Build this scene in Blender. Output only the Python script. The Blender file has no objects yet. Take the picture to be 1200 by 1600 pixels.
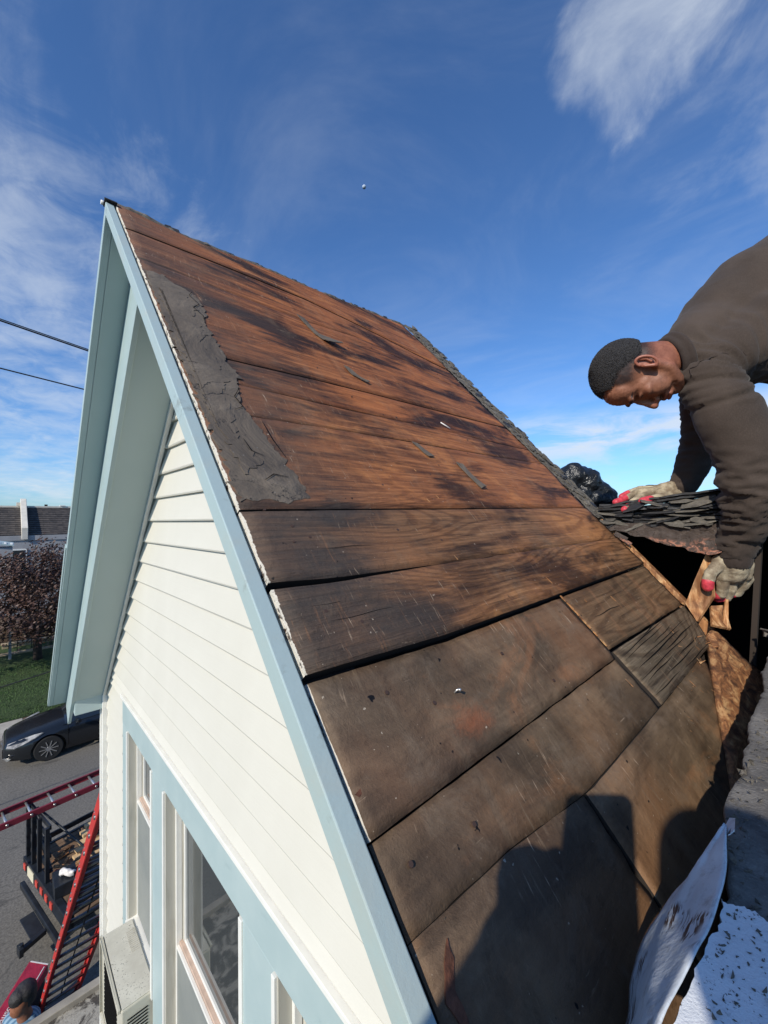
import bpy, bmesh, math, random
from mathutils import Vector, Matrix, noise
V = Vector
rnd = random.Random(7)
scene = bpy.context.scene
COL = scene.collection

# ------------------------------------------------------------------ camera, sky, sun, exposure
cam_d = bpy.data.cameras.new('camera')
cam = bpy.data.objects.new('camera', cam_d)
COL.objects.link(cam)
cam_d.sensor_width = 36.0
cam_d.lens = 14.217
cam_d.clip_start = 0.02
cam_d.clip_end = 8000
_r = V((0.68779072, 0.72582731, -0.01089181)); _u = V((0.01945378, -0.00343118, 0.99980487)); _f = V((-0.72564831, 0.6878684, 0.01648002))
cam.matrix_world = Matrix(((_r.x, _u.x, -_f.x, 0), (_r.y, _u.y, -_f.y, 0), (_r.z, _u.z, -_f.z, 0), (0, 0, 0, 1)))
scene.camera = cam

SUN = V((0.2507, -0.8044, 0.5385)).normalized()
sun_d = bpy.data.lights.new('sun', 'SUN')
sun_d.energy = 4.6
sun_d.angle = math.radians(0.53)
sun_d.color = (1.0, 0.925, 0.80)
sun = bpy.data.objects.new('sun', sun_d)
COL.objects.link(sun)
sun.rotation_euler = SUN.to_track_quat('Z', 'Y').to_euler()

scene.view_settings.view_transform = 'Standard'
scene.view_settings.look = 'None'
scene.view_settings.exposure = 0.0
scene.view_settings.gamma = 1.0
scene.view_settings.use_curve_mapping = False
scene.cycles.max_bounces = 6
scene.cycles.use_denoising = True
scene.cycles.denoising_input_passes = 'RGB_ALBEDO_NORMAL'
scene.cycles.denoising_prefilter = 'ACCURATE'
scene.cycles.use_adaptive_sampling = False
scene.cycles.sample_clamp_indirect = 4.0
scene.cycles.caustics_reflective = False
scene.cycles.caustics_refractive = False


class NT:
    """small node-tree builder"""
    def __init__(s, tree):
        s.t = tree; s.n = tree.nodes; s.l = tree.links
        s._oc = None
    def new(s, typ, **kw):
        n = s.n.new(typ)
        for k, v in kw.items():
            setattr(n, k, v)
        return n
    def put(s, sock, v):
        if v is None:
            return
        if isinstance(v, bpy.types.NodeSocket):
            s.l.new(v, sock)
        elif isinstance(v, (tuple, list)) and len(v) == 3 and sock.type == 'RGBA':
            sock.default_value = (v[0], v[1], v[2], 1)
        else:
            sock.default_value = v
    def coord(s, which='Object'):
        if s._oc is None:
            s._oc = s.new('ShaderNodeTexCoord')
        return s._oc.outputs[which]
    def rand(s, vec, k=7.0):
        oi = s.new('ShaderNodeObjectInfo')
        m = s.math('MULTIPLY', oi.outputs['Random'], k)
        c = s.new('ShaderNodeCombineXYZ')
        for i in range(3):
            s.l.new(m, c.inputs[i])
        return s.vadd(vec, c.outputs[0])
    def objrand(s):
        return s.new('ShaderNodeObjectInfo').outputs['Random']
    def vadd(s, a, b):
        n = s.new('ShaderNodeVectorMath', operation='ADD'); s.put(n.inputs[0], a); s.put(n.inputs[1], b); return n.outputs[0]
    def vmul(s, a, b):
        n = s.new('ShaderNodeVectorMath', operation='MULTIPLY'); s.put(n.inputs[0], a); s.put(n.inputs[1], b); return n.outputs[0]
    def dot(s, a, b):
        n = s.new('ShaderNodeVectorMath', operation='DOT_PRODUCT'); s.put(n.inputs[0], a); s.put(n.inputs[1], b); return n.outputs['Value']
    def map(s, vec, scale=(1, 1, 1), loc=(0, 0, 0), rot=(0, 0, 0)):
        n = s.new('ShaderNodeMapping'); s.put(n.inputs[0], vec)
        n.inputs['Scale'].default_value = scale; n.inputs['Location'].default_value = loc; n.inputs['Rotation'].default_value = rot
        return n.outputs[0]
    def noise(s, vec, scale=5, detail=4, rough=.55, dist=0, lac=2.0):
        n = s.new('ShaderNodeTexNoise'); s.put(n.inputs['Vector'], vec)
        n.inputs['Scale'].default_value = scale; n.inputs['Detail'].default_value = detail
        n.inputs['Roughness'].default_value = rough; n.inputs['Distortion'].default_value = dist
        n.inputs['Lacunarity'].default_value = lac
        return n.outputs['Fac']
    def voro(s, vec, scale=5, feature='F1', rnd_=1.0):
        n = s.new('ShaderNodeTexVoronoi', feature=feature); s.put(n.inputs['Vector'], vec)
        n.inputs['Scale'].default_value = scale; n.inputs['Randomness'].default_value = rnd_
        return n.outputs['Distance']
    def wave(s, vec, scale=5, dist=3, detail=2, dscale=1, prof='SIN', bd='X'):
        n = s.new('ShaderNodeTexWave', wave_profile=prof, bands_direction=bd); s.put(n.inputs['Vector'], vec)
        n.inputs['Scale'].default_value = scale; n.inputs['Distortion'].default_value = dist
        n.inputs['Detail'].default_value = detail; n.inputs['Detail Scale'].default_value = dscale
        return n.outputs['Fac']
    def ramp(s, fac, stops, interp='LINEAR'):
        n = s.new('ShaderNodeValToRGB'); s.put(n.inputs[0], fac)
        cr = n.color_ramp; cr.interpolation = interp
        while len(cr.elements) < len(stops):
            cr.elements.new(.5)
        for e, (p, c) in zip(cr.elements, stops):
            e.position = p
            e.color = (c, c, c, 1) if isinstance(c, (int, float)) else (c[0], c[1], c[2], 1)
        return n.outputs[0]
    def step(s, fac, a, b):
        n = s.new('ShaderNodeMapRange'); n.clamp = True; n.interpolation_type = 'SMOOTHSTEP'
        s.put(n.inputs[0], fac); n.inputs[1].default_value = a; n.inputs[2].default_value = b
        return n.outputs[0]
    def math(s, op, a, b=None, clamp=False):
        n = s.new('ShaderNodeMath', operation=op); n.use_clamp = clamp
        s.put(n.inputs[0], a)
        if b is not None: s.put(n.inputs[1], b)
        return n.outputs[0]
    def mul(s, a, b): return s.math('MULTIPLY', a, b)
    def mix(s, fac, a, b, mode='MIX'):
        n = s.new('ShaderNodeMix', data_type='RGBA', blend_type=mode)
        s.put(n.inputs['Factor'], fac); s.put(n.inputs['A'], a); s.put(n.inputs['B'], b)
        return n.outputs['Result']
    def sep(s, vec):
        n = s.new('ShaderNodeSeparateXYZ'); s.put(n.inputs[0], vec); return n.outputs
    def bump(s, h, strength=.5, dist=.002, normal=None):
        n = s.new('ShaderNodeBump'); s.put(n.inputs['Height'], h)
        n.inputs['Strength'].default_value = strength; n.inputs['Distance'].default_value = dist
        if normal is not None: s.put(n.inputs['Normal'], normal)
        return n.outputs[0]


def M(name, fn):
    m = bpy.data.materials.new(name); m.use_nodes = True
    t = NT(m.node_tree)
    bs = m.node_tree.nodes['Principled BSDF']
    r = fn(t) or {}
    for k, v in r.items():
        key = {'col': 'Base Color', 'rough': 'Roughness', 'metal': 'Metallic', 'norm': 'Normal', 'spec': 'Specular IOR Level', 'coat': 'Coat Weight',
               'emit': 'Emission Color', 'estr': 'Emission Strength', 'sheen': 'Sheen Weight', 'alpha': 'Alpha', 'sss': 'Subsurface Weight'}[k]
        t.put(bs.inputs[key], v)
    return m


# ---- world
world = bpy.data.worlds.new('World'); scene.world = world
world.use_nodes = True
wt = NT(world.node_tree)
bg = world.node_tree.nodes['Background']
sky = wt.new('ShaderNodeTexSky', sky_type='NISHITA')
sky.sun_disc = False
sky.sun_elevation = math.asin(SUN.z)
sky.sun_rotation = math.atan2(SUN.x, SUN.y)
sky.altitude = 100; sky.air_density = 1.0; sky.dust_density = 0.6; sky.ozone_density = 3.0
SKY_STRENGTH = 0.118
bg.inputs['Strength'].default_value = SKY_STRENGTH
d = wt.coord('Generated')
xyz = wt.sep(d)
zc = wt.math('MAXIMUM', xyz[2], 0.03)
pl = wt.new('ShaderNodeCombineXYZ')
wt.l.new(wt.math('DIVIDE', xyz[0], wt.math('ADD', zc, 0.12)), pl.inputs[0])
wt.l.new(wt.math('DIVIDE', xyz[1], wt.math('ADD', zc, 0.12)), pl.inputs[1])
plane = pl.outputs[0]
above = wt.step(xyz[2], 0.0, 0.06)
# streaky cirrus everywhere, thicker in a few banks
cir = wt.noise(wt.map(plane, (0.8, 1.15, 1), rot=(0, 0, math.radians(-38))), 1.3, 9, .60, 1.4)
cir_f = wt.noise(wt.map(plane, (0.9, 2.2, 1), (3, 1, 0), (0, 0, math.radians(-50))), 2.6, 8, .65, .8)
def lobe(c, a, b):
    return wt.step(wt.dot(d, tuple(c)), a, b)
veil = wt.mul(wt.step(cir, .40, .72), .55)
def bank(c, a, b, n, lo, hi, k=.34):      # a cloud bank whose rim is eaten away by its own texture
    return wt.step(wt.math('ADD', n, wt.mul(wt.math('SUBTRACT', lobe(c, a, b), 1.0), k)), lo, hi)
puff = wt.noise(wt.map(d, (1.0, 1.6, 1.0), (.4, .2, 0), (.3, .5, .4)), 5.2, 10, .60, .35)
mott = wt.noise(wt.map(plane, (1, 1, 1), (2, 5, 0)), 5.5, 9, .62, .7)
bankL = bank((-.93, .03, .33), .80, .99, wt.math('ADD', wt.mul(cir, .45), wt.mul(mott, .55)), .34, .66)
bankT = bank((-.150, .672, .725), .978, .9994, wt.math('ADD', wt.mul(puff, .9), wt.mul(mott, .1)), .30, .70, .50)
bankT = wt.math('ADD', bankT, wt.mul(bank((-.03, .80, .60), .965, .999, puff, .40, .66), .38))
bn = wt.noise(wt.map(d, (3.0, 3.0, 11.0)), 1.6, 8, .6, .5)
bandm = wt.mul(wt.mul(wt.step(xyz[2], .10, .165), wt.step(xyz[2], .245, .185)), lobe((-.20, .96, .18), .90, .985))
band = wt.mul(bandm, wt.step(bn, .34, .55))
lowb = wt.mul(wt.mul(wt.step(xyz[2], -.02, .03), wt.step(xyz[2], .20, .05)), wt.step(bn, .42, .66))
cl = wt.math('ADD', wt.mul(veil, .20), wt.mul(bankL, .38))
cl = wt.math('ADD', cl, wt.mul(bankT, .50))
cl = wt.math('ADD', cl, wt.mul(band, .80))
cl = wt.math('ADD', cl, wt.mul(lowb, .45))
cl = wt.math('MINIMUM', wt.mul(cl, above), .92)
tint = wt.mix(1.0, sky.outputs[0], (0.70, 1.03, 1.40), 'MULTIPLY')
skyc = wt.mix(cl, tint, (6.2, 6.8, 7.5))
wt.l.new(skyc, bg.inputs['Color'])

# ------------------------------------------------------------------ object helpers
WP = {}
def _reg(o, w): WP[o.name] = V(w)
def wp(o): return WP[o.name]

def thing(name, label, cat, loc=(0, 0, 0), group=None, rot=None):
    o = bpy.data.objects.new(name, None); COL.objects.link(o)
    o.empty_display_size = .1
    o.location = loc; _reg(o, loc)
    if rot is not None: o.rotation_euler = rot
    o['label'] = label; o['category'] = cat
    if group: o['group'] = group
    return o

def tag(o, label=None, cat=None, group=None, kind=None):
    if label: o['label'] = label
    if cat: o['category'] = cat
    if group: o['group'] = group
    if kind: o['kind'] = kind
    return o

class G:
    def __init__(s): s.v = []; s.f = []; s.m = []; s.s = []
    def add(s, vs, fs, mi=0, sm=False):
        b = len(s.v); s.v += [V(p) for p in vs]
        for f in fs:
            s.f.append([i + b for i in f]); s.m.append(mi); s.s.append(sm)
    def box(s, x0, x1, y0, y1, z0, z1, mi=0):
        s.add([(x0, y0, z0), (x1, y0, z0), (x1, y1, z0), (x0, y1, z0), (x0, y0, z1), (x1, y0, z1), (x1, y1, z1), (x0, y1, z1)],
              [(0, 3, 2, 1), (4, 5, 6, 7), (0, 1, 5, 4), (1, 2, 6, 5), (2, 3, 7, 6), (3, 0, 4, 7)], mi)
    def hexa(s, p, mi=0):   # 8 points, bottom ring then top ring
        s.add(p, [(0, 3, 2, 1), (4, 5, 6, 7), (0, 1, 5, 4), (1, 2, 6, 5), (2, 3, 7, 6), (3, 0, 4, 7)], mi)
    def beam(s, a, b, w, h, up=(0, 0, 1), mi=0):
        a = V(a); b = V(b); d = (b - a).normalized(); sx = d.cross(V(up)).normalized(); u = sx.cross(d)
        P = []
        for z in (-h / 2, h / 2):
            for q, t in ((a, -1), (a, 1), (b, 1), (b, -1)):
                P.append(q + sx * (t * w / 2) + u * z)
        s.hexa(P, mi)
    def tube(s, a, b, r, r2=None, n=10, mi=0, caps=True, sm=True):
        r2 = r if r2 is None else r2
        a = V(a); b = V(b); d = (b - a).normalized(); u = d.orthogonal().normalized(); w = d.cross(u)
        P = []
        for q, rr in ((a, r), (b, r2)):
            for i in range(n):
                t = 2 * math.pi * i / n
                P.append(q + u * (rr * math.cos(t)) + w * (rr * math.sin(t)))
        s.add(P, [(i, (i + 1) % n, n + (i + 1) % n, n + i) for i in range(n)], mi, sm)
        if caps:
            s.add(P[:n], [tuple(range(n - 1, -1, -1))], mi); s.add(P[n:], [tuple(range(n))], mi)
    def path(s, pts, r, n=8, mi=0):
        for a, b in zip(pts[:-1], pts[1:]): s.tube(a, b, r, n=n, mi=mi, caps=False)
    def poly(s, pts, off, mi=0, side=None):   # pts: 3D ring, off: thickness vector
        n = len(pts); off = V(off)
        P = [V(p) for p in pts] + [V(p) + off for p in pts]
        s.add(P, [tuple(range(n - 1, -1, -1)), tuple(range(n, 2 * n))], mi)
        s.add(P, [(i, (i + 1) % n, n + (i + 1) % n, n + i) for i in range(n)], mi if side is None else side)
    def obj(s, name, mats, parent=None, at=None, bevel=0, fix=True):
        if at is None:
            lo = V([min(p[i] for p in s.v) for i in range(3)]); hi = V([max(p[i] for p in s.v) for i in range(3)])
            at = (lo + hi) / 2
            if parent is None: at.z = lo.z
        at = V(at)
        me = bpy.data.meshes.new(name)
        me.from_pydata([tuple(p - at) for p in s.v], [], s.f)
        if not isinstance(mats, (list, tuple)): mats = [mats]
        for m in mats: me.materials.append(m)
        me.polygons.foreach_set('material_index', s.m)
        me.polygons.foreach_set('use_smooth', s.s)
        if fix or bevel:
            bm = bmesh.new(); bm.from_mesh(me)
            bmesh.ops.remove_doubles(bm, verts=bm.verts, dist=1e-5)
            if fix: bmesh.ops.recalc_face_normals(bm, faces=bm.faces)
            bm.to_mesh(me); bm.free()
        me.update()
        o = bpy.data.objects.new(name, me); COL.objects.link(o)
        if parent is not None:
            o.parent = parent; o.location = at - wp(parent)
        else:
            o.location = at
        _reg(o, at)
        if bevel:
            bv = o.modifiers.new('bevel', 'BEVEL'); bv.width = bevel; bv.segments = 2; bv.limit_method = 'ANGLE'
        return o

def struct(o): o['kind'] = 'structure'; return o
def stuff(o): o['kind'] = 'stuff'; return o

def clone(o, parent=None, loc=None):
    c = o.copy(); COL.objects.link(c)
    if parent is not None: c.parent = parent
    if loc is not None: c.location = loc
    _reg(c, wp(o))
    for ch in [x for x in bpy.data.objects if x.parent is o]:
        clone(ch, c)
    return c

_src = {}
def _ico():
    if 'i' not in _src:
        bm = bmesh.new(); bmesh.ops.create_icosphere(bm, subdivisions=3, radius=1)
        bm.verts.index_update()
        _src['i'] = ([v.co.copy() for v in bm.verts], [[v.index for v in f.verts] for f in bm.faces]); bm.free()
    return _src['i']

def blob(name, chains, mat, parent, voxel=.01, smooth=4, ells=(), at=None, disp=None, kind_attr=None, decimate=None):
    """fuses tapered chains [(p,r),...] and ellipsoids (centre, (ax, ay, az)) into one smooth continuous mesh"""
    g = G(); iv, iff = _ico()
    for ch in chains:
        for p, r in ch:
            g.add([V(p) + q * r for q in iv], iff, 0, True)
        for (a, ra), (b, rb) in zip(ch[:-1], ch[1:]):
            a = V(a); b = V(b)
            if (b - a).length < 1e-4: continue
            g.tube(a, b, ra, rb, n=20)
    for c, ax in ells:
        c = V(c); ax = [V(t) for t in ax]
        g.add([c + ax[0] * q.x + ax[1] * q.y + ax[2] * q.z for q in iv], iff, 0, True)
    o = g.obj(name, mat, None, at=at if at is not None else None, fix=True)
    m = o.modifiers.new('r', 'REMESH'); m.mode = 'VOXEL'; m.voxel_size = voxel; m.use_smooth_shade = True
    if smooth:
        m = o.modifiers.new('s', 'SMOOTH'); m.factor = .5; m.iterations = smooth
    dg = bpy.context.evaluated_depsgraph_get()
    me = bpy.data.meshes.new_from_object(o.evaluated_get(dg))
    loc = o.location.copy()
    bpy.data.objects.remove(o)
    me.name = name
    if disp:
        nn = [v.normal.copy() for v in me.vertices]
        for v, n_ in zip(me.vertices, nn):
            v.co += n_ * disp(v.co + loc, n_)
    me.polygons.foreach_set('use_smooth', [True] * len(me.polygons))
    if not me.materials: me.materials.append(mat)
    me.update()
    o = bpy.data.objects.new(name, me); COL.objects.link(o)
    if parent is not None:
        o.parent = parent; o.location = loc - wp(parent)
    else: o.location = loc
    _reg(o, loc)
    return o

# ------------------------------------------------------------------ materials
def simple(name, col, rough=.6, metal=0, spec=.5, bump=None, var=0, vs=8):
    def fn(t):
        r = dict(rough=rough, metal=metal, spec=spec)
        c = col
        if var:
            f = t.noise(t.coord(), vs, 5, .6)
            c = t.mix(t.step(f, .3, .7), tuple(x * (1 - var) for x in col), tuple(min(1, x * (1 + var)) for x in col))
        r['col'] = c
        if bump:
            r['norm'] = t.bump(t.noise(t.coord(), bump[0], 5, .6), bump[1], bump[2])
        return r
    return M(name, fn)

def board_mat(name, lo, mid, hi, char=.5, patch=.3, scrape=.5, rough=.66, edge=True, fig=.5, orange=(.24, .085, .028), dust=.22, bare_patch=None, tex=1.0, iso=0.0, rake=1.0, streak=(.36, .17, .08)):
    """weathered sheathing. object space: x runs along the board (=-world y), y down the slope"""
    def fn(t):
        oc = t.coord()
        oi = t.rand(oc, 9.0)
        xs = t.sep(oc)
        # growth-ring figure: contour lines of a long stretched noise, plus fine fibres
        w0 = t.noise(t.map(oi, (.8, 4.6, 1)), 1.0, 2, .4, .2)
        w1 = t.noise(t.map(oi, (6, 60, 1)), 1.0, 4, .6, .3)
        ring = t.math('SINE', t.math('ADD', t.mul(w0, 190), t.mul(w1, 4.5)))
        ring = t.step(ring, .0, .95)
        fib = t.noise(t.map(oi, (7, 300, 4)), 1.0, 5, .75, .3)
        fib2 = t.noise(t.map(oi, (2.0, 70, 4)), 1.0, 8, .70, .5)
        smu = t.noise(t.map(oi, (5.5, 6.5, 4)), 1.0, 9, .66, 1.2)
        g = t.math('ADD', t.mul(fib2, .5 * (1 - iso)), t.mul(fib, .5 * (1 - iso)))
        if iso: g = t.math('ADD', g, t.mul(smu, iso))
        base = t.ramp(g, [(.36, lo), (.50, mid), (.62, hi)])
        # broad soft warm zones
        p = t.noise(t.map(oc, (1.7, 2.6, 1), (1.7, .4, 0)), 1.1, 6, .58, .5)
        base = t.mix(t.mul(t.step(p, .38, .66), patch), base, t.mix(g, tuple(x * .55 for x in orange), tuple(x * 1.35 for x in orange)))
        p2 = t.noise(t.map(oc, (3.4, 6.2, 1), (8.7, 5.4, 0)), 1.1, 8, .68, .8)
        base = t.mix(t.mul(t.step(p2, .54, .66), patch * .62), base, tuple(min(.55, x * 1.45) for x in orange))
        # soft streaks running down the slope where tools scraped
        wob = t.vadd(oc, t.mul(t.noise(oc, 3.5, 3), .06))
        ws = t.noise(t.map(wob, (26, 2.4, 1), rot=(0, 0, .24)), 1.0, 6, .66, .3)
        wm = t.noise(t.map(oc, (1, 1, 1), (4, 9, 0)), 3.2, 5, .6, .5)
        base = t.mix(t.mul(t.mul(t.step(ws, .50, .70), t.step(wm, .38, .64)), .55 * scrape), base, streak)
        wd = t.noise(t.map(wob, (20, 2.0, 1), (3, 3, 0), (0, 0, .20)), 1.0, 6, .66, .3)
        base = t.mix(t.mul(t.step(wd, .54, .70), .32), base, (.38, .35, .34), 'MULTIPLY')
        base = t.mix(t.mul(ring, fig), base, (.42, .36, .32), 'MULTIPLY')
        # tar and soot: broad, soft, grain still showing through
        s1 = t.noise(t.map(oc, (1.9, 4.8, 1), (5.1, 2.2, 0)), 1.2, 8, .60, .6)
        s2 = t.noise(t.map(oc, (5, 44, 1), (2.3, 8.2, 0)), 1.0, 8, .72, .5)
        st = t.math('ADD', t.mul(s1, .78), t.mul(s2, .22))
        base = t.mix(t.mul(t.step(st, .465, .59), char), base, (.11, .11, .12), 'MULTIPLY')
        base = t.mix(t.mul(t.step(s2, .50, .66), .55 * char), base, (.30, .28, .27), 'MULTIPLY')
        # weathered darker and greyer towards the rake
        nr = t.math('ADD', xs[0], t.mul(s1, .50))
        base = t.mix(t.mul(t.step(nr, -.42, -.02), .85 * rake), base, t.mix(g, (.022, .019, .017), (.105, .088, .074)))
        du = t.noise(t.map(oc, (1, 1, 1), (9, 3, 0)), 13, 9, .74, .6)
        base = t.mix(t.mul(t.step(du, .50, .70), dust), base, (.22, .165, .115))
        du2 = t.noise(t.map(oc, (1, 1, 1), (2, 7, 0)), 46, 7, .8, .3)
        base = t.mix(t.mul(t.step(du2, .53, .72), .30 + dust * .6), base, (.30, .28, .27), 'MULTIPLY')
        if scrape:
            sc = t.noise(t.map(wob, (95, 7, 1), rot=(0, 0, .22)), 1.0, 5, .7, .3)
            sm = t.noise(t.map(oc, (1, 1, 1), (4, 1, 0)), 6.5, 5, .62, .5)
            base = t.mix(t.mul(t.mul(t.step(sc, .55, .72), t.step(sm, .44, .66)), scrape * .9), base, tuple(x * .9 for x in streak))
            sc2 = t.noise(t.map(wob, (260, 16, 1), rot=(0, 0, -.25)), 1.0, 3, .6)
            base = t.mix(t.mul(t.mul(t.step(sc2, .62, .71), t.step(sm, .50, .62)), scrape), base, (.46, .34, .23))
            sc3 = t.noise(t.map(wob, (14, 170, 1), rot=(0, 0, .5)), 1.0, 3, .6)
            base = t.mix(t.mul(t.mul(t.step(sc3, .64, .72), t.step(sm, .42, .36)), scrape * .8), base, (.38, .28, .19))
        if bare_patch:   # a bare patch where the tar came off
            (gy, gs, ry, rs, gc) = bare_patch
            dd = t.vmul(t.vadd(oc, (gy, -gs, 0)), (1 / ry, 1 / rs, 0))
            ln = t.new('ShaderNodeVectorMath', operation='LENGTH'); t.put(ln.inputs[0], dd)
            m_ = t.step(t.math('ADD', ln.outputs['Value'], t.mul(t.math('ADD', t.math('ADD', s1, du), du2), 1.9)), 3.95, 2.8)
            base = t.mix(t.mul(m_, .55), base, gc)
        fl = t.noise(oc, 150, 2, .5)
        base = t.mix(t.mul(t.step(fl, .73, .78), .8), base, (.50, .42, .32))
        pit = t.noise(t.map(oc, (1, 1, 1), (5, 5, 5)), 75, 2, .5)
        base = t.mix(t.step(pit, .74, .77), base, (.006, .005, .005))
        if edge:
            n = t.noise(oc, 38, 7, .75)
            lim = t.math('ADD', -.2422, t.mul(t.math('SUBTRACT', n, .5), -.014 * edge))
            base = t.mix(t.math('GREATER_THAN', xs[0], lim), base, (.60, .56, .48))
        ht = t.math('ADD', t.mul(g, 1.3), t.mul(ring, -.35 * fig))
        nb = t.bump(ht, .95, .0034 * tex)
        nb = t.bump(t.math('ADD', du, t.mul(du2, .7)), .6, .0045, nb)
        ro = t.math('ADD', rough - .16, t.mul(du, .32))
        return dict(col=base, rough=ro, norm=nb, spec=.32)
    return M(name, fn)

m_warm = board_mat('weathered_board_red', (.085, .029, .012), (.255, .086, .028), (.54, .205, .070), .98, .85, .85, fig=.20, orange=(.43, .140, .040), rake=.75)
m_warm2 = board_mat('weathered_board_brown', (.076, .029, .013), (.250, .092, .033), (.50, .205, .076), .88, .85, 1.0, fig=.34, orange=(.43, .148, .045), rake=.8)
m_mid = board_mat('weathered_board_open_grain', (.070, .037, .019), (.215, .105, .046), (.38, .20, .095), .85, .75, 1.0, fig=.55, orange=(.42, .168, .056), rake=1.0)
m_mid2 = board_mat('weathered_board_open_grain_worn', (.060, .042, .026), (.150, .092, .048), (.27, .165, .088), .35, .35, 1.0, fig=.55, edge=False, orange=(.27, .125, .050), rake=0, iso=.3)
_dk = dict(rough=.56, fig=.06, dust=.38, tex=.55, iso=.82, rake=.35, streak=(.23, .165, .105))
m_dark = board_mat('weathered_board_dark', (.074, .049, .028), (.135, .090, .052), (.215, .145, .085), .40, .62, 1.0, edge=False, orange=(.25, .120, .052), **_dk)
m_darkE = board_mat('weathered_board_dark_painted_end', (.072, .049, .029), (.130, .086, .051), (.205, .138, .082), .42, .66, 1.0, edge=.35, orange=(.26, .112, .048), bare_patch=(.442, 1.588, .046, .024, (.32, .10, .040)), **_dk)
m_silver = board_mat('weathered_board_silver', (.060, .044, .028), (.165, .122, .076), (.27, .205, .13), .30, .30, .75, edge=False, fig=.6, dust=.3, tex=1.6, rake=0, orange=(.20, .12, .07))

def _endpaint(t):
    oc = t.coord()
    n = t.noise(oc, 60, 6, .7)
    n2 = t.noise(oc, 14, 3, .6)
    c = t.mix(t.step(n, .40, .47), (.05, .03, .02), (.66, .62, .54))
    c = t.mix(t.mul(t.step(n2, .5, .7), .5), c, (.35, .42, .40))
    return dict(col=c, rough=.8, norm=t.bump(n, .9, .004))
m_endpaint = M('chipped_white_paint', _endpaint)
m_darkedge = simple('dark_board_edge', (.02, .014, .01), .9, bump=(40, .6, .003))

def _raw(t):
    oc = t.rand(t.coord(), 5)
    g = t.noise(t.map(oc, (60, 60, 7)), 1, 6, .65, .4)
    p = t.noise(oc, 18, 5, .6)
    c = t.ramp(g, [(.34, (.13, .045, .014)), (.5, (.40, .18, .065)), (.64, (.66, .40, .19))])
    c = t.mix(t.mul(t.step(p, .46, .64), .75), c, (.13, .052, .02))
    return dict(col=c, rough=.75, norm=t.bump(g, .8, .003))
m_raw = M('fresh_split_wood', _raw)
def _raw2(t):
    oc = t.rand(t.coord(), 5)
    g = t.noise(t.map(oc, (14, 14, 60)), 1, 6, .65, .8)
    p = t.noise(oc, 30, 6, .65, .6)
    c = t.ramp(g, [(.34, (.07, .028, .012)), (.5, (.30, .125, .045)), (.64, (.56, .32, .14))])
    c = t.mix(t.mul(t.step(p, .48, .66), .75), c, (.07, .028, .014))
    return dict(col=c, rough=.8, norm=t.bump(t.math('ADD', g, p), 1, .004))
m_raw2 = M('broken_wood', _raw2)

def _blue(t):
    oc = t.coord()
    n = t.noise(oc, 5, 5, .6); n2 = t.noise(oc, 60, 5, .7)
    c = t.mix(t.step(n, .35, .7), (.365, .465, .47), (.41, .505, .505))
    st = t.noise(t.map(oc, (2.5, 2.5, 7)), 3, 7, .65)
    c = t.mix(t.mul(t.step(st, .60, .72), .22), c, (.20, .29, .31))
    c = t.mix(t.mul(t.step(n2, .70, .76), .35), c, (.12, .15, .17))
    return dict(col=c, rough=.42, norm=t.bump(n2, .12, .002))
m_blue = M('pale_blue_paint', _blue)
def _bluew(t):
    oc = t.coord()
    n = t.noise(oc, 9, 7, .7, .4); n2 = t.noise(oc, 55, 6, .7)
    c = t.mix(t.mul(t.step(n, .45, .70), .5), (.36, .455, .455), (.40, .44, .40))
    c = t.mix(t.mul(t.step(t.noise(t.map(oc, (1, 1, 1), (4, 4, 1)), 16, 7, .7), .58, .70), .55), c, (.17, .18, .15))
    c = t.mix(t.step(n2, .71, .74), c, (.60, .58, .52))
    return dict(col=c, rough=.5, norm=t.bump(n2, .25, .002))
m_bluew = M('weathered_blue_paint', _bluew)
def _soffit(t):
    oc = t.coord()
    n = t.noise(oc, 2.2, 3, .5)
    c = t.mix(t.step(n, .3, .7), (.36, .455, .455), (.40, .49, .485))
    return dict(col=c, rough=.38, norm=t.bump(n, .25, .02))
m_soffit = M('grey_green_soffit', _soffit)

def _siding(t):
    oc = t.coord()
    g = t.noise(t.map(t.rand(oc, 5), (5, 5, 90)), 1.0, 6, .65, .5)
    n = t.noise(oc, 260, 2, .5)
    big = t.noise(oc, 1.8, 4, .6)
    c = t.mix(t.step(big, .3, .7), (.60, .58, .51), (.65, .63, .56))
    c = t.mix(t.mul(t.step(n, .35, .75), .10), c, (.52, .50, .44))
    return dict(col=c, rough=.55, norm=t.bump(t.math('ADD', g, t.mul(n, .3)), .25, .001))
m_siding = M('cream_vinyl_siding', _siding)
m_white = simple('white_vinyl_trim', (.76, .75, .70), .4, var=.05, vs=12, bump=(50, .1, .001))
def _jamb(t):
    oc = t.coord(); n = t.noise(t.map(oc, (12, 12, 2)), 1.5, 6, .65)
    return dict(col=t.mix(t.step(n, .45, .75), (.50, .48, .41), (.36, .34, .28)), rough=.6)
m_jamb = M('aged_beige_jamb', _jamb)
m_sill = simple('faded_pink_beige_rail', (.50, .37, .29), .6, var=.15, vs=20)
def _screen(t):
    oc = t.coord(); n = t.noise(oc, 4, 4, .6)
    w = t.math('MULTIPLY', t.math('SINE', t.mul(t.sep(oc)[0], 2600)), t.math('SINE', t.mul(t.sep(oc)[2], 2600)))
    return dict(col=t.mix(t.step(n, .3, .7), (.20, .215, .205), (.25, .26, .24)), rough=.7, norm=t.bump(w, .2, .0005))
m_screen = M('grey_insect_screen', _screen)
def _glass(t):
    oc = t.coord(); n = t.noise(oc, 3, 3, .5)
    return dict(col=(.035, .042, .045), rough=.03, spec=.9, norm=t.bump(n, .05, .01))
m_glass = M('window_glass', _glass)
m_carglass = simple('car_glass', (.012, .016, .02), .04, spec=.8)
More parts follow.
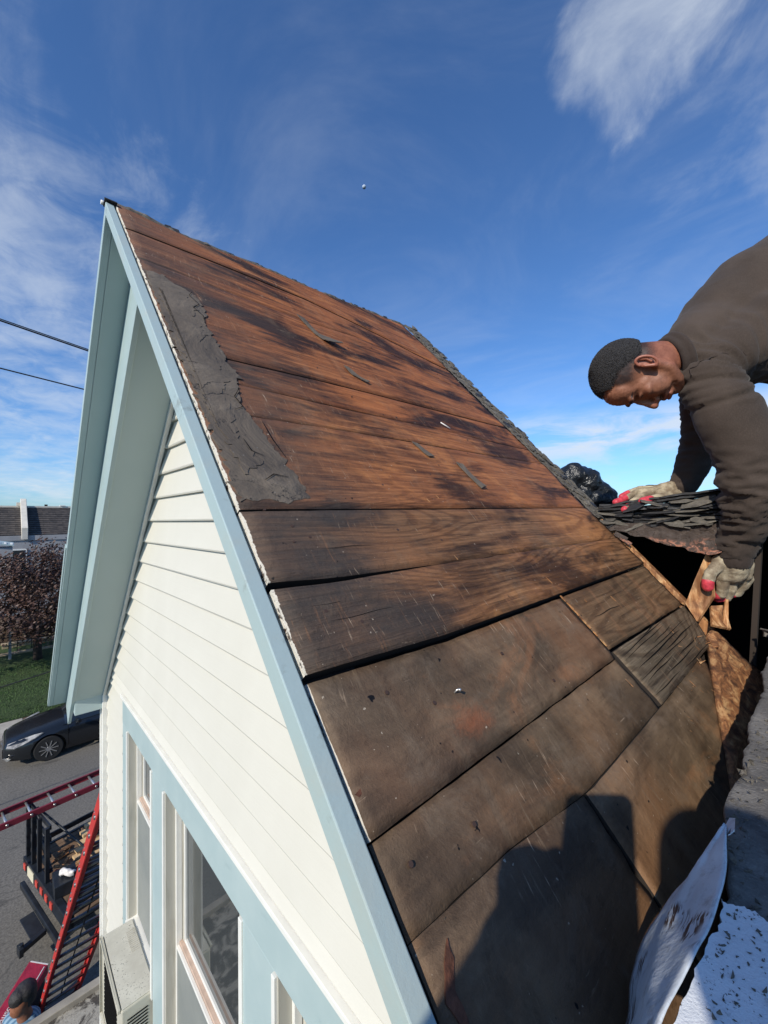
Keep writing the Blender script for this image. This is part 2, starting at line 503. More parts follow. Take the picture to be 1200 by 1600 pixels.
m_black = simple('matte_black', (.006, .006, .006), .95, spec=.1)
m_attic = simple('dark_attic_wood', (.03, .02, .014), .9)

def _felt(t):
    oc = t.coord()
    n = t.noise(oc, 7, 7, .6, .5); n2 = t.noise(oc, 40, 6, .65)
    c = t.ramp(n, [(.33, (.072, .056, .042)), (.52, (.130, .102, .074)), (.72, (.19, .152, .112))])
    cr = t.voro(t.vadd(t.map(oc, (1, 1, 1)), t.mul(n, .25)), 7, 'DISTANCE_TO_EDGE')
    c = t.mix(t.mul(t.step(cr, .012, .002), t.step(t.noise(oc, 3, 2), .5, .6)), c, (.006, .006, .006))
    sp = t.voro(oc, 60)
    c = t.mix(t.mul(t.step(sp, .10, .06), .35), c, (.3, .28, .25))
    nb = t.bump(n, .7, .02)
    return dict(col=c, rough=.72, norm=t.bump(n2, .55, .003, nb))
m_felt = M('old_roofing_felt', _felt)

def _shingle(t):
    oc = t.rand(t.coord(), 8)
    n = t.noise(oc, 30, 6, .7); g = t.noise(oc, 420, 2, .6)
    c = t.ramp(n, [(.3, (.035, .032, .028)), (.48, (.100, .088, .072)), (.64, (.175, .155, .125)), (.8, (.28, .25, .21))])
    c = t.mix(t.mul(t.step(g, .45, .75), .4), c, (.18, .165, .14))
    return dict(col=c, rough=.85, norm=t.bump(t.math('ADD', g, t.mul(n, 1.2)), .8, .003))
m_shingle = M('granular_shingle', _shingle)
def _tarsheet(t):
    oc = t.rand(t.coord(), 8)
    n = t.noise(t.map(oc, (6, 30, 60)), 1, 7, .7, .6)
    c = t.ramp(n, [(.35, (.007, .007, .008)), (.55, (.028, .027, .028)), (.72, (.11, .11, .11))])
    return dict(col=c, rough=t.ramp(n, [(.3, .75), (.7, .45)]), norm=t.bump(n, 1, .006))
m_tar = M('black_tar_layers', _tarsheet)
def _membrane(t):
    oc = t.coord()
    n = t.noise(oc, 9, 8, .68, .6); g = t.noise(oc, 300, 3, .65)
    w = t.noise(t.map(oc, (1, 1, 1), (3, 3, 3)), 26, 6, .7, 1.0)
    c = t.ramp(n, [(.3, (.072, .066, .058)), (.5, (.140, .128, .112)), (.7, (.225, .207, .18))])
    c = t.mix(t.mul(t.step(w, .48, .70), .55), c, (.045, .042, .04))
    c = t.mix(t.mul(t.step(g, .55, .75), .35), c, (.34, .33, .31))
    nb = t.bump(w, .8, .006)
    return dict(col=c, rough=.8, norm=t.bump(g, .7, .0018, nb))
m_membrane = M('grey_mineral_roofing', _membrane)
def _whitem(t):
    oc = t.coord()
    n = t.noise(oc, 300, 3, .7); n2 = t.noise(oc, 22, 5, .6); n3 = t.noise(oc, 110, 5, .75, .4)
    c = t.mix(t.step(n2, .3, .7), (.66, .68, .69), (.74, .75, .75))
    c = t.mix(t.mul(t.step(n, .60, .66), t.step(n2, .46, .60)), c, (.06, .052, .045))
    c = t.mix(t.step(n3, .67, .70), c, (.03, .028, .026))
    return dict(col=c, rough=.55, norm=t.bump(n, .5, .002))
m_whitem = M('speckled_white_coating', _whitem)
def _flap(t):
    oc = t.coord()
    n2 = t.noise(oc, 26, 5, .6); n3 = t.noise(oc, 160, 3, .7)
    c = t.mix(t.step(n2, .3, .7), (.60, .64, .66), (.70, .73, .74))
    sc = t.noise(t.map(oc, (40, 40, 420), rot=(.5, .6, .3)), 1, 3, .5)
    sm = t.step(t.noise(t.map(oc, (1, 1, 1), (1, 2, 2)), 17, 2, .5), .52, .60)
    c = t.mix(t.mul(t.step(sc, .48, .54), sm), c, (.09, .05, .035))
    c = t.mix(t.mul(t.step(t.noise(oc, 60, 6, .75), .50, .70), .45), c, (.22, .21, .19))
    c = t.mix(t.step(n3, .72, .75), c, (.05, .04, .04))
    return dict(col=c, rough=.5, norm=t.bump(n2, .4, .006))
m_flap = M('white_membrane_sheet', _flap)
def _copper(t):
    oc = t.coord()
    n = t.noise(oc, 34, 7, .7, 1.2); n2 = t.noise(oc, 110, 5, .7, .8)
    n3 = t.noise(oc, 7, 3, .5); f = t.mul(t.step(n, .47, .56), t.step(t.math('SUBTRACT', n3, t.mul(t.sep(oc)[2], 5.0)), .44, .62))
    c = t.mix(f, (.095, .072, .060), (.62, .29, .19))
    c = t.mix(t.mul(t.step(n2, .66, .74), .5), c, (.70, .50, .42))
    return dict(col=c, rough=t.ramp(n2, [(.3, .45), (.7, .25)]), metal=t.mul(f, .35), norm=t.bump(t.math('ADD', n, n3), 1, .022))
m_copper = M('tarnished_copper', _copper)

def _cloth(col, wv=900, var=.12):
    def fn(t):
        oc = t.coord()
        n = t.noise(oc, 5, 5, .6); k = t.noise(t.map(oc, (1, 1, .5)), 420, 3, .7)
        c = t.mix(t.step(n, .3, .7), tuple(x * (1 - var) for x in col), tuple(x * (1 + var) for x in col))
        c = t.mix(t.mul(t.step(k, .4, .75), .30), c, tuple(x * 1.9 for x in col))
        return dict(col=c, rough=.92, sheen=.08, spec=.2, norm=t.bump(k, .45, .0015))
    return fn
m_sweat = M('dark_brown_sweatshirt', _cloth((.054, .040, .032), var=.22))
m_cuff = M('dark_cuff', _cloth((.040, .029, .024)))
m_jeans = M('dark_work_trousers', _cloth((.03, .035, .05)))
m_bluecloth = M('blue_checked_shirt', lambda t: (lambda oc: dict(col=t.mix(t.step(t.wave(t.map(oc, (1, 1, 1), rot=(.3, .2, .5)), 7, 1.5, 2, 1), .4, .6), (.075, .16, .25), (.22, .33, .42)), rough=.9))(t.coord()))
m_boot = simple('dusty_boot', (.10, .06, .035), .8, bump=(30, .4, .004))
def _skin(t):
    oc = t.coord(); n = t.noise(oc, 24, 5, .6); f = t.noise(oc, 420, 3, .6)
    at = t.new('ShaderNodeAttribute'); at.attribute_name = 'tone'
    ch = t.sep(at.outputs['Color'])
    c = t.mix(t.step(n, .3, .7), (.205, .082, .046), (.30, .128, .074))
    c = t.mix(t.mul(ch[1], .75), c, (.26, .060, .050))
    st = t.noise(oc, 900, 2, .7)
    hair = t.step(t.math('ADD', t.mul(ch[0], 1.15), t.mul(t.math('SUBTRACT', st, .5), 1.1)), .35, .75)
    c = t.mix(t.mul(hair, .93), c, (.012, .010, .011))
    c = t.mix(t.mul(t.step(t.noise(oc, 140, 4, .7), .45, .7), .35), c, (.10, .038, .022))
    return dict(col=c, rough=t.ramp(f, [(.3, .46), (.7, .68)]), spec=.38, norm=t.bump(f, .35, .0009))
m_skin = M('tanned_skin', _skin)
m_ear = simple('reddish_ear_skin', (.30, .105, .065), .45, bump=(300, .2, .0006))
def _hair(t):
    oc = t.coord(); n = t.noise(t.map(oc, (1, 1, 1)), 700, 4, .8); b = t.noise(oc, 60, 3, .6)
    c = t.mix(t.step(n, .40, .62), (.003, .003, .004), (.055, .050, .050))  # paler specks painted in as hair highlights
    return dict(col=c, rough=.5, norm=t.bump(n, 1, .003))
m_hair = M('short_black_hair', _hair)
def _stub(t):
    oc = t.coord(); n = t.noise(oc, 600, 3, .8)
    return dict(col=t.mix(t.step(n, .40, .62), (.028, .022, .022), (.22, .115, .08)), rough=.5, norm=t.bump(n, .6, .0015))
m_stub = M('faded_hairline', _stub)
def _glove(t):
    oc = t.coord(); n = t.noise(oc, 22, 5, .65); k = t.noise(t.map(oc, (1, 1, 2.5)), 330, 2, .6)
    c = t.mix(t.step(n, .35, .65), (.17, .125, .08), (.46, .39, .27))
    return dict(col=c, rough=.9, norm=t.bump(k, .8, .0018))
m_glove = M('dirty_tan_glove', _glove)
m_tip = simple('red_rubber_fingertip', (.52, .045, .065), .5, var=.25, vs=70, bump=(180, .5, .0015))
m_plasticbag = simple('black_plastic_sheet', (.012, .014, .018), .28, bump=(18, 1, .02), spec=.6)

m_phone = simple('phone_case', (.015, .015, .018), .4)
def _asphalt(t):
    oc = t.coord(); n = t.noise(oc, .5, 6, .6); g = t.noise(oc, 26, 6, .8); p = t.noise(t.map(oc, (1, .35, 1)), 1.6, 5, .65, .6)
    c = t.mix(t.step(g, .30, .72), (.085, .078, .068), (.225, .208, .180))
    c = t.mix(t.mul(t.step(n, .35, .65), .30), c, (.075, .072, .067))
    c = t.mix(t.mul(t.step(p, .60, .68), .5), c, (.035, .033, .031))
    cr = t.voro(t.vadd(oc, t.mul(t.noise(oc, 2, 4), .6)), .55, 'DISTANCE_TO_EDGE')
    c = t.mix(t.mul(t.step(cr, .007, .002), .35), c, (.04, .04, .04))
    return dict(col=c, rough=.85, norm=t.bump(g, .6, .01))
m_asphalt = M('worn_asphalt', _asphalt)
m_concrete = simple('sidewalk_concrete', (.36, .33, .28), .85, var=.18, vs=2.5, bump=(30, .3, .005))
m_curb = simple('kerb_stone', (.27, .25, .22), .85, var=.2, vs=4)
m_mulch = simple('brown_mulch', (.13, .085, .055), .95, var=.45, vs=14, bump=(20, .8, .03))
def _grass(t):
    oc = t.coord(); n = t.noise(oc, 2.2, 6, .7); g = t.noise(oc, 26, 5, .8)
    c = t.mix(t.step(g, .3, .7), (.014, .034, .009), (.070, .118, .030))
    c = t.mix(t.mul(t.step(n, .45, .65), .5), c, (.05, .075, .022))
    return dict(col=c, rough=.9, norm=t.bump(g, 1, .06))
m_grass = M('mown_grass', _grass)
m_blade = simple('grass_blade', (.055, .105, .026), .8, var=.4, vs=3)
m_ground = simple('distant_ground', (.12, .11, .085), .95, var=.3, vs=.05)
m_tan = simple('tan_block_wall', (.34, .27, .18), .9, var=.2, vs=3)
def _slate(t):
    oc = t.rand(t.coord(), 4); n = t.noise(oc, 3, 4, .6)
    return dict(col=t.mix(t.step(n, .3, .7), (.035, .032, .032), (.085, .073, .066)), rough=.75)
m_slate = M('dark_roof_slate', _slate)
m_parapet = simple('white_rendered_parapet', (.62, .58, .50), .8, var=.12, vs=2)
m_greywall = simple('grey_house_wall', (.30, .30, .31), .85, var=.12, vs=1.2)
m_leaf = M('purple_leaf', lambda t: dict(col=t.mix(t.step(t.noise(t.coord('Object'), 1.3, 3), .35, .65), (.045, .023, .020), (.125, .070, .052)), rough=.55, spec=.4))
m_bark = simple('dark_bark', (.05, .035, .028), .95, var=.3, bump=(12, .8, .03))
m_red = simple('red_fibreglass', (.50, .035, .03), .42, var=.12, vs=6)
m_dkred = simple('dark_red_fibreglass', (.19, .022, .035), .42, var=.15, vs=6)
m_alu = simple('aluminium', (.62, .61, .58), .32, metal=.8)
m_rung = simple('dull_aluminium_rung', (.16, .16, .16), .35, metal=.6)
m_bsteel = simple('black_painted_steel', (.014, .017, .022), .4, var=.3, vs=9)
m_ply = simple('worn_truck_bed_boards', (.16, .10, .06), .85, var=.3, vs=5, bump=(20, .4, .006))
m_lumber = simple('new_pine_lumber', (.58, .40, .21), .7, var=.18, vs=9)
m_carpaint = simple('dark_blue_grey_paint', (.009, .011, .014), .18, spec=.7)
m_tyre = simple('tyre_rubber', (.012, .012, .012), .8)
m_chrome = simple('bright_alloy', (.62, .62, .62), .25, metal=.9)
m_lamp = simple('clear_headlight_lens', (.30, .29, .27), .15, spec=.9, var=.5, vs=9)
m_tail = simple('red_marker_lens', (.55, .07, .05), .4)
m_plate = simple('pale_licence_plate', (.62, .57, .42), .5)
m_redpack = simple('red_printed_wrapper', (.36, .022, .045), .38, var=.15, vs=14, bump=(9, .6, .02))
m_navy = simple('navy_print', (.018, .025, .06), .45)
m_print = simple('white_print', (.70, .66, .62), .5)
m_ac = simple('beige_ac_case', (.50, .48, .40), .5, var=.06, vs=12)
def _actop(t):
    oc = t.coord(); n = t.noise(oc, 150, 4, .75); b = t.noise(oc, 10, 4, .6)
    c = t.mix(t.step(b, .3, .7), (.47, .45, .38), (.58, .56, .48))
    c = t.mix(t.mul(t.step(n, .58, .64), t.step(b, .42, .58)), c, (.04, .035, .03))
    return dict(col=c, rough=.6)
m_actop = M('ac_top_with_grit', _actop)
m_cable = simple('black_cable', (.012, .012, .012), .6)
m_moon = simple('moon_rock', (.42, .50, .62), 1.0, var=.2, vs=.15)
def _porch(t):
    oc = t.coord(); n = t.noise(oc, 5, 8, .7, .8); g = t.noise(oc, 70, 4, .75)
    c = t.mix(t.step(n, .47, .56), (.055, .048, .040), (.36, .335, .28))
    c = t.mix(t.mul(t.step(g, .45, .7), .5), c, (.12, .10, .08))
    return dict(col=c, rough=.9, norm=t.bump(g, .5, .01))
m_porch = M('flaking_porch_roof', _porch)
m_conc2 = simple('porch_edge_coping', (.30, .27, .22), .85, var=.2, vs=6)

# ------------------------------------------------------------------ the gabled house
GZ = -6.6                                   # street level; the camera is the origin
XA = -1.37; ZA = 0.917                      # ridge line
CT, ST = 0.6739, 0.7388
D = V((CT, 0, -ST)); N = V((ST, 0, CT)); DL = V((-CT, 0, -ST)); NL = V((-ST, 0, CT))
AP = V((XA, 0, ZA))
def rf(s, y, t=0.0): return AP + D * s + V((0, y, 0)) - N * t          # right slope, t below the surface
def lf(s, y, t=0.0): return AP + DL * s + V((0, y, 0)) - NL * t        # left slope
house = thing('house', 'cream sided gable-ended house whose steep roof is stripped to bare boards', 'house', (-1.6, 3, GZ))

SE = {
 'top': [(.24, -.03), (.45, -.007), (.68, -.046), (.98, -.067), (1.36, -.13), (1.6, -.16)],
 's1': [(.24, .168), (.5, .145), (.83, .127), (1.15, .19), (1.46, .272), (1.6, .30)],
 's2': [(.24, .366), (.72, .364), (.98, .323), (1.49, .496), (1.6, .51)],
 's3': [(.24, .785), (.55, .763), (.72, .756), (1.6, .732)],
 's3b': [(.24, .874), (1.6, .875)],
 's4': [(.24, .985), (.6, .973), (1.6, .962)],
 's5': [(.24, 1.224), (1.6, 1.199)],
 's6': [(.24, 1.357), (.33, 1.360), (.6, 1.353), (1.6, 1.345)],
 's7': [(.24, 1.474), (.48, 1.480), (1.6, 1.461)],
 's8': [(.24, 1.629), (1.6, 1.625)],
 'r2': [(.24, 1.61), (.91, 1.61), (1.6, 1.619)],
 's9': [(.24, 1.700), (.39, 1.708), (.57, 1.729), (.92, 1.734), (1.6, 1.737)],
 's10': [(.24, 1.93), (1.6, 1.90)],
 's11': [(.24, 2.10), (1.6, 2.10)],
}
def sat(key, y):
    P = SE[key]
    for (a, sa), (b, sb) in zip(P[:-1], P[1:]):
        if y <= b: return sa + (sb - sa) * (y - a) / (b - a)
    return P[-1][1]

ROT_R = Matrix(((0, D.x, N.x), (-1, 0, 0), (0, D.z, N.z)))     # columns: -world y, down slope, outward normal
def board(top, bot, y0, y1, mat, endmat=None, gap=(.0015, .0015), lift=0.0, thick=.02, cup=.0012, ny=46, ns=9, right=None, left=None, seed=0, gapfn=None, rag=.002, name='roof_board', cutR=None):
    """one sheathing board of the right slope; right/left(s) may bend its ends"""
    g = G(); R = random.Random(seed)
    ph = R.uniform(0, 50)
    grid = []
    for j in range(ns + 1):
        row = []
        for i in range(ny + 1):
            u = i / ny; v = j / ns
            # v shapes the end lines, u runs along the board
            ym = y0 + (y1 - y0) * u
            sm = sat(top, ym) * (1 - v) + sat(bot, ym) * v
            ya = y0 if left is None else left(sm)
            yb = y1 if right is None else right(sm)
            if right is not None or abs(y1 - 1.55) < .08:
                yb += (noise.noise(V((sm * 40, ph, 0))) * .006 + noise.noise(V((sm * 160, ph, 3))) * .003)
            y = ya + (yb - ya) * u
            gt, gb = gap
            if gapfn:
                gt = gapfn[0](y) if gapfn[0] else gt; gb = gapfn[1](y) if gapfn[1] else gb
            sa_, sb_ = sat(top, y) + gt, sat(bot, y) - gb
            sa_ += noise.noise(V((y * 30, ph, 1))) * rag * .5 + noise.noise(V((y * 140, ph, 1))) * rag * .3
            sb_ += noise.noise(V((y * 30, ph, 7))) * rag * .5 + noise.noise(V((y * 140, ph, 7))) * rag * .3
            s = sa_ + (sb_ - sa_) * v
            h = lift + cup * (2 * v - 1) ** 2 + noise.noise(V((y * 2.5, s * 8, ph))) * .0015
            if j in (0, ns): h -= .0014
            if i in (0, ny): h -= .001
            row.append((y, s, h))
        grid.append(row)
    W_ = ny + 1
    vs = [(-p[0], p[1], p[2]) for r in grid for p in r]
    fs = [(j * W_ + i, j * W_ + i + 1, (j + 1) * W_ + i + 1, (j + 1) * W_ + i) for j in range(ns) for i in range(ny)]
    g.add(vs, fs, 0, True)
    ring = [(0, i) for i in range(ny + 1)] + [(j, ny) for j in range(1, ns + 1)] + [(ns, i) for i in range(ny - 1, -1, -1)] + [(j, 0) for j in range(ns - 1, 0, -1)]
    n = len(ring)
    rv = [(-grid[j][i][0], grid[j][i][1], grid[j][i][2]) for j, i in ring]
    lo = [(x, y, -thick + lift) for x, y, z in rv]
    for k in range(n):
        k2 = (k + 1) % n
        (ja, ia), (jb, ib) = ring[k], ring[k2]
        if ia == 0 and ib == 0: mi = 1
        elif ia == ny and ib == ny: mi = 2
        else: mi = 3
        g.add([rv[k], rv[k2], lo[k2], lo[k]], [(0, 1, 2, 3)], mi)
    g.add(lo, [tuple(range(n))], 3)
    me_mats = [mat, endmat or m_darkedge, m_raw2, m_darkedge]
    o = g.obj(name, me_mats, None, at=(0, 0, 0), fix=True)
    o.parent = house
    o.matrix_parent_inverse = Matrix.Identity(4)
    o.matrix_local = Matrix.Translation(AP - wp(house)) @ ROT_R.to_4x4()
    return o

YE = 1.55
def YEF(s): return 1.552 + .012 * math.sin(s * 9) + (.0 if s < 1.2 else .012)
board('top', 's1', .24, YE, m_warm, m_endpaint, seed=1, lift=.001, right=YEF)
board('s1', 's2', .24, YE, m_warm, m_endpaint, seed=2, lift=-.001, right=YEF)
board('s2', 's3', .24, YE, m_warm, m_endpaint, seed=3, lift=.0005, ns=14, right=YEF)
board('s3', 's3b', .24, YE, m_warm, m_endpaint, seed=4, lift=-.0005, right=YEF, gap=(.002, .0006))
board('s3b', 's4', .24, YE, m_warm2, m_endpaint, seed=5, lift=-.0003, right=YEF, gap=(.0006, .0015))
board('s4', 's5', .24, YE, m_warm2, m_endpaint, seed=6, lift=.001, ns=12, right=YEF, gap=(.0015, .0018))
g6 = lambda y: max(0.0001, .0105 * (1 - (y - .24) / .34)) if y < .58 else .0001
board('s5', 's6', .24, 1.6, m_mid, m_endpaint, seed=7, lift=.0015, right=YEF, gapfn=(None, g6), rag=.001)
board('s6', 's7', .24, 1.6, m_mid, m_endpaint, seed=7, lift=.0015, right=YEF, gap=(.0001, .0045), rag=.001)
R1y = lambda s: .889 + (s - 1.468) * .13
board('s7', 's8', .24, .89, m_darkE, m_endpaint, seed=9, lift=-.006, ns=10, right=lambda s: R1y(s) - .001, gap=(.003, .0012))
board('s7', 'r2', .9, YE, m_mid2, None, seed=10, lift=-.0045, right=lambda s: 1.562, left=lambda s: R1y(s) + .002, gap=(.003, .002), ny=30)
def R2end(s): return 1.575 - max(0, (s - 1.645)) * 1.2
board('r2', 's9', .9, YE, m_silver, None, seed=11, lift=-.003, right=R2end, left=lambda s: R1y(s) + .003, gap=(.004, .001), ny=30)
board('s8', 's9', .24, .9, m_dark, None, seed=12, lift=-.0075, ns=5, right=lambda s: R1y(s) + .001, gap=(.001, .0005))
bot9 = lambda s: .5585
board('s9', 's10', .24, .56, m_dark, None, seed=13, lift=-.008, right=lambda s: .556, gap=(.0005, .0015), ny=20)
def R10(s): return max(.62, 1.325 - (s - 1.763) * 3.4) if s > 1.763 else 1.325
board('s9', 's10', .56, 1.2, m_dark, None, seed=14, lift=-.0065, left=lambda s: .5600, right=R10, gap=(.0008, .0015), ny=34)
board('s10', 's11', .24, .9, m_dark, None, seed=15, lift=-.009, gap=(.001, .0), right=lambda s: .9)

# long drying checks in the silver board and its neighbours: thin dark slivers set into the wood
def sliver(pts, w, mat=m_black, parent=house, name='drying_crack', lift=.0012):
    g = G(); n = len(pts); up = []; dn = []
    for i, (y, s) in enumerate(pts):
        k = w * math.sin(math.pi * (i + .35) / (n - .3)) if n > 2 else w
        a = pts[max(0, i - 1)]; b = pts[min(n - 1, i + 1)]
        dy, ds = b[0] - a[0], b[1] - a[1]; L = math.hypot(dy, ds) or 1
        ny_, ns_ = -ds / L, dy / L
        up.append(rf(s + ns_ * k, y + ny_ * k, -lift)); dn.append(rf(s - ns_ * k, y - ny_ * k, -lift))
    P = up + dn
    g.add(P, [(i, i + 1, n + i + 1, n + i) for i in range(n - 1)])
    Q = [p - N * .003 for p in P]
    g.add(Q, [(i, i + 1, n + i + 1, n + i) for i in range(n - 1)])
    return g.obj(name, mat, parent)
for k in range(13):
    y0 = .915 + rnd.uniform(0, .2) + (.12 if k % 3 == 0 else 0); ln = rnd.uniform(.18, .5)
    s0 = 1.622 + .0085 * k
    pts = [(y0 + ln * i / 9, s0 + .0009 * math.sin(i * .9 + k) + .0007 * i * (k - 8) * .25) for i in range(10)]
    pts = [(y, s) for y, s in pts if y < R2end(s) - .02 and s < 1.733]
    if len(pts) > 3: sliver(pts, rnd.uniform(.0007, .0016), lift=.0002 - .0015)
sliver([(.62 + .03 * i, 1.3535 + .002 * math.sin(i)) for i in range(7)], .0009, lift=.0016)
sliver([(.96 + .028 * i, 1.540 + .0015 * math.sin(i * 1.3)) for i in range(7)], .0009, lift=-.003)
for (ya, sa_, ln) in ((.30, 1.415, .12), (.40, 1.44, .16), (.28, 1.39, .1), (.34, 1.30, .10), (.52, .86, .3), (.9, .93, .28), (.35, 1.10, .2), (.27, .63, .22), (1.0, .6, .3)):
    sliver([(ya + ln * i / 7, sa_ + .0010 * math.sin(i + ya * 20)) for i in range(8)], .00045, lift=.0019)

# a raised weathered piece: flat thing hugging the slope from an outline in (y, s)
def scrap(name, outline, mat, lift=.0016, thick=.0025, parent=None, label=None, cat=None, curl=.0, n=0, group=None, rag=.0):
    pts = []
    m = len(outline)
    for i in range(m):
        a = outline[i]; b = outline[(i + 1) % m]
        k = max(1, int(math.hypot(b[0] - a[0], b[1] - a[1]) / .006)) if rag else 1
        for q in range(k):
            u = q / k
            y = a[0] + (b[0] - a[0]) * u; s = a[1] + (b[1] - a[1]) * u
            if rag and 0 < q:
                y += noise.noise(V((y * 90, s * 90, 1))) * rag; s += noise.noise(V((y * 90, s * 90, 5))) * rag
            pts.append((y, s))
    g = G()
    cy = sum(p[0] for p in pts) / len(pts); cs = sum(p[1] for p in pts) / len(pts)
    ring = [rf(s, y, -(lift + thick + curl * ((y - cy) ** 2 + (s - cs) ** 2) * 100 * (1 if (y > cy) else .3))) for y, s in pts]
    g.poly(ring, -N * thick)
    bm = None
    o = g.obj(name, mat, parent)
    if label: tag(o, label, cat, group)
    return o

# old felt left along the rake
fp = [(.246, .44), (.285, .425), (.3, .452), (.33, .47), (.352, .515), (.352, .58), (.336, .63), (.338, .70), (.345, .755), (.340, .80), (.352, .84), (.334, .90), (.322, .948), (.333, .985),
      (.338, 1.02), (.342, 1.05), (.352, 1.085), (.362, 1.13), (.365, 1.165), (.368, 1.196), (.350, 1.20), (.315, 1.208), (.28, 1.203), (.246, 1.208)]
o = scrap('felt_patch', fp, m_felt, lift=.0012, thick=.0018, parent=house, rag=.012)
o['label'] = 'long cracked strip of old grey felt left along the rake'
fp2 = [(.262, .52), (.31, .50), (.335, .56), (.315, .62), (.322, .70), (.300, .74), (.318, .80), (.32, .88), (.29, .93), (.30, .99), (.285, 1.06), (.31, 1.12), (.27, 1.15), (.258, 1.0), (.256, .8)]
scrap('felt_patch', fp2, m_felt, lift=.0031, thick=.0010, parent=house, rag=.012)
# fissures in the felt
for path in ([(.345, .47), (.33, .505), (.345, .54), (.325, .57), (.34, .60), (.335, .63)], [(.335, .90), (.318, .93), (.325, .96), (.305, .975)],
             [(.30, 1.16), (.32, 1.145), (.345, 1.15)], [(.35, 1.0), (.352, 1.05), (.36, 1.1)], [(.295, 1.06), (.30, 1.09), (.318, 1.10)]):
    sliver(path, .0011, lift=.0048, name='felt_crack')
for outl, lab in (([(.69, .352), (.715, .362), (.735, .44), (.772, .452), (.80, .475), (.80, .49), (.745, .495), (.715, .455)], 'torn triangular felt scrap stuck high on the bare roof boards'),
                  ([(.735, .63), (.752, .632), (.775, .672), (.80, .69), (.785, .70), (.745, .672)], 'small curled felt scrap near the middle of the upper boards'),
                  ([(.775, .975), (.795, .978), (.822, 1.028), (.80, 1.03)], 'short narrow felt scrap just below the fourth board seam'),
                  ([(.905, 1.04), (.925, 1.042), (.950, 1.135), (.925, 1.14)], 'long narrow felt scrap lower right on the brown boards')):
    scrap('felt_scrap', outl, m_felt, lift=.0025, thick=.002, label=lab, cat='roofing scrap', curl=.02, rag=.003)
# split holes with fresh wood showing
m_gouge = simple('dark_red_gouge', (.115, .042, .022), .8, var=.5, vs=60, bump=(90, 1, .003))
def splinter(outl, lab=None, mat=m_raw2, lift=.0012):
    return scrap('wood_gouge', outl, mat, lift=lift, thick=.0022, parent=house, rag=.004)
splinter([(.2445, 1.590), (.262, 1.5845), (.284, 1.577), (.288, 1.581), (.270, 1.5875), (.248, 1.594)], lift=-.0072, mat=m_gouge)
splinter([(.250, 1.742), (.262, 1.726), (.275, 1.716), (.273, 1.728), (.262, 1.742), (.263, 1.752), (.257, 1.775), (.255, 1.757)], lift=-.0078, mat=m_gouge)
for k in range(7):
    s_a = 1.472 + k * .0185; yy = R1y(s_a); L_ = rnd.uniform(.010, .021)
    splinter([(yy - .001, s_a), (yy + rnd.uniform(.0015, .0045), s_a + .002), (R1y(s_a + L_) + rnd.uniform(.001, .004), s_a + L_), (R1y(s_a + L_) - .001, s_a + L_)], mat=m_raw if k % 3 else m_raw2, lift=-.0042)
for k in range(14):    # fine fresh splinters standing off the wood
    y = rnd.uniform(.55, 1.45); s = rnd.uniform(1.0, 1.75)
    if k > 12: y = rnd.uniform(.85, 1.25); s = rnd.uniform(1.5, 1.72)
    L = rnd.uniform(.006, .018); w = rnd.uniform(.0003, .0007)
    scrap('wood_splinter', [(y, s), (y + w, s), (y + w * 2 + L * .25, s + L), (y + L * .22, s + L)], m_raw, lift=-.003 if s > 1.47 else .0015, thick=.0008, parent=house)
# nail heads and pits
gn = G()
def nail(y, s, r=.0028, h=.003):
    g = G(); base = rf(s, y, .006); g.tube(base, rf(s, y, -h), r, r * .95, n=9, sm=False)
    return g.obj('nail_head', m_rungd, house)
m_rungd = simple('rusty_nail', (.10, .06, .045), .6, metal=.5)
for y, s in ((.334, 1.517), (.395, 1.365), (.30, 1.40), (.345, 1.425), (.52, 1.27), (.62, 1.30), (.31, 1.255), (.36, 1.67), (.395, 1.55), (.56, 1.15), (.75, 1.1), (.80, .86), (.42, 1.05), (.62, .62), (.84, .47), (1.0, .38), (1.1, .9), (.27, 1.66), (.58, 1.53), (.66, 1.60)):
    nail(y, s, .0028, .002 - (.006 if s > 1.47 else 0))
for k in range(34):
    s = rnd.uniform(.1, 1.72); y = rnd.choice((.29, .33, .62, .66, .98, 1.02, 1.36, 1.40)) + rnd.uniform(-.02, .02)
    if s > 1.47 and y > .85: continue
    nail(y, s, rnd.uniform(.0016, .0026), .0015 - (.0075 if s > 1.63 else .006 if s > 1.47 else 0))
bent = G(); bent.tube(rf(1.55, .437, .008), rf(1.549, .4375, -.003), .0011, n=8); bent.tube(rf(1.549, .4375, -.003), rf(1.552, .4395, -.005), .0016, .0022, n=8)
bent.obj('bent_nail', m_alu, house)

# ---- rake trim (front edge boards, fascia strips, soffits), mirrored left and right
def rake(fn, S, s_end, wl=False):
    sg = fn
    def pr(y0, y1, t0, t1, mat, name, s0a, s1a, bevel=.0015, t0b=None):
        g = G()
        # bottom ring at the apex end, top ring at the eave end; the apex cut is plumb
        def pt(s, y, t):
            return sg(s, y, t)
        k = ST / CT
        P = [pt(s0a + t1 * k, y0, t1), pt(s0a + t1 * k, y1, t1), pt(s1a, y1, t1), pt(s1a, y0, t1),
             pt(s0a + t0 * k, y0, t0), pt(s0a + t0 * k, y1, t0), pt(s1a, y1, t0), pt(s1a, y0, t0)]
        g.hexa(P)
        return g.obj(name, mat, house, bevel=bevel)
    pr(.214, .2344, .001, .0275, m_bluew if S == 'R' else m_blue, 'rake_board', 0, s_end)
    pr(.2346, .2958, .0225, .029, m_soffit, 'overhang_soffit', 0, s_end - .003, 0)
    pr(.2962, .312, .0235, .165, m_blue, 'fascia_board', 0, s_end + .012)
    pr(.3122, .473, .155, .161, m_soffit, 'soffit_panel', 0, s_end - (.22 if S == 'L' else 0), 0)
rake(rf, 'R', 2.0); rake(lf, 'L', 2.72)
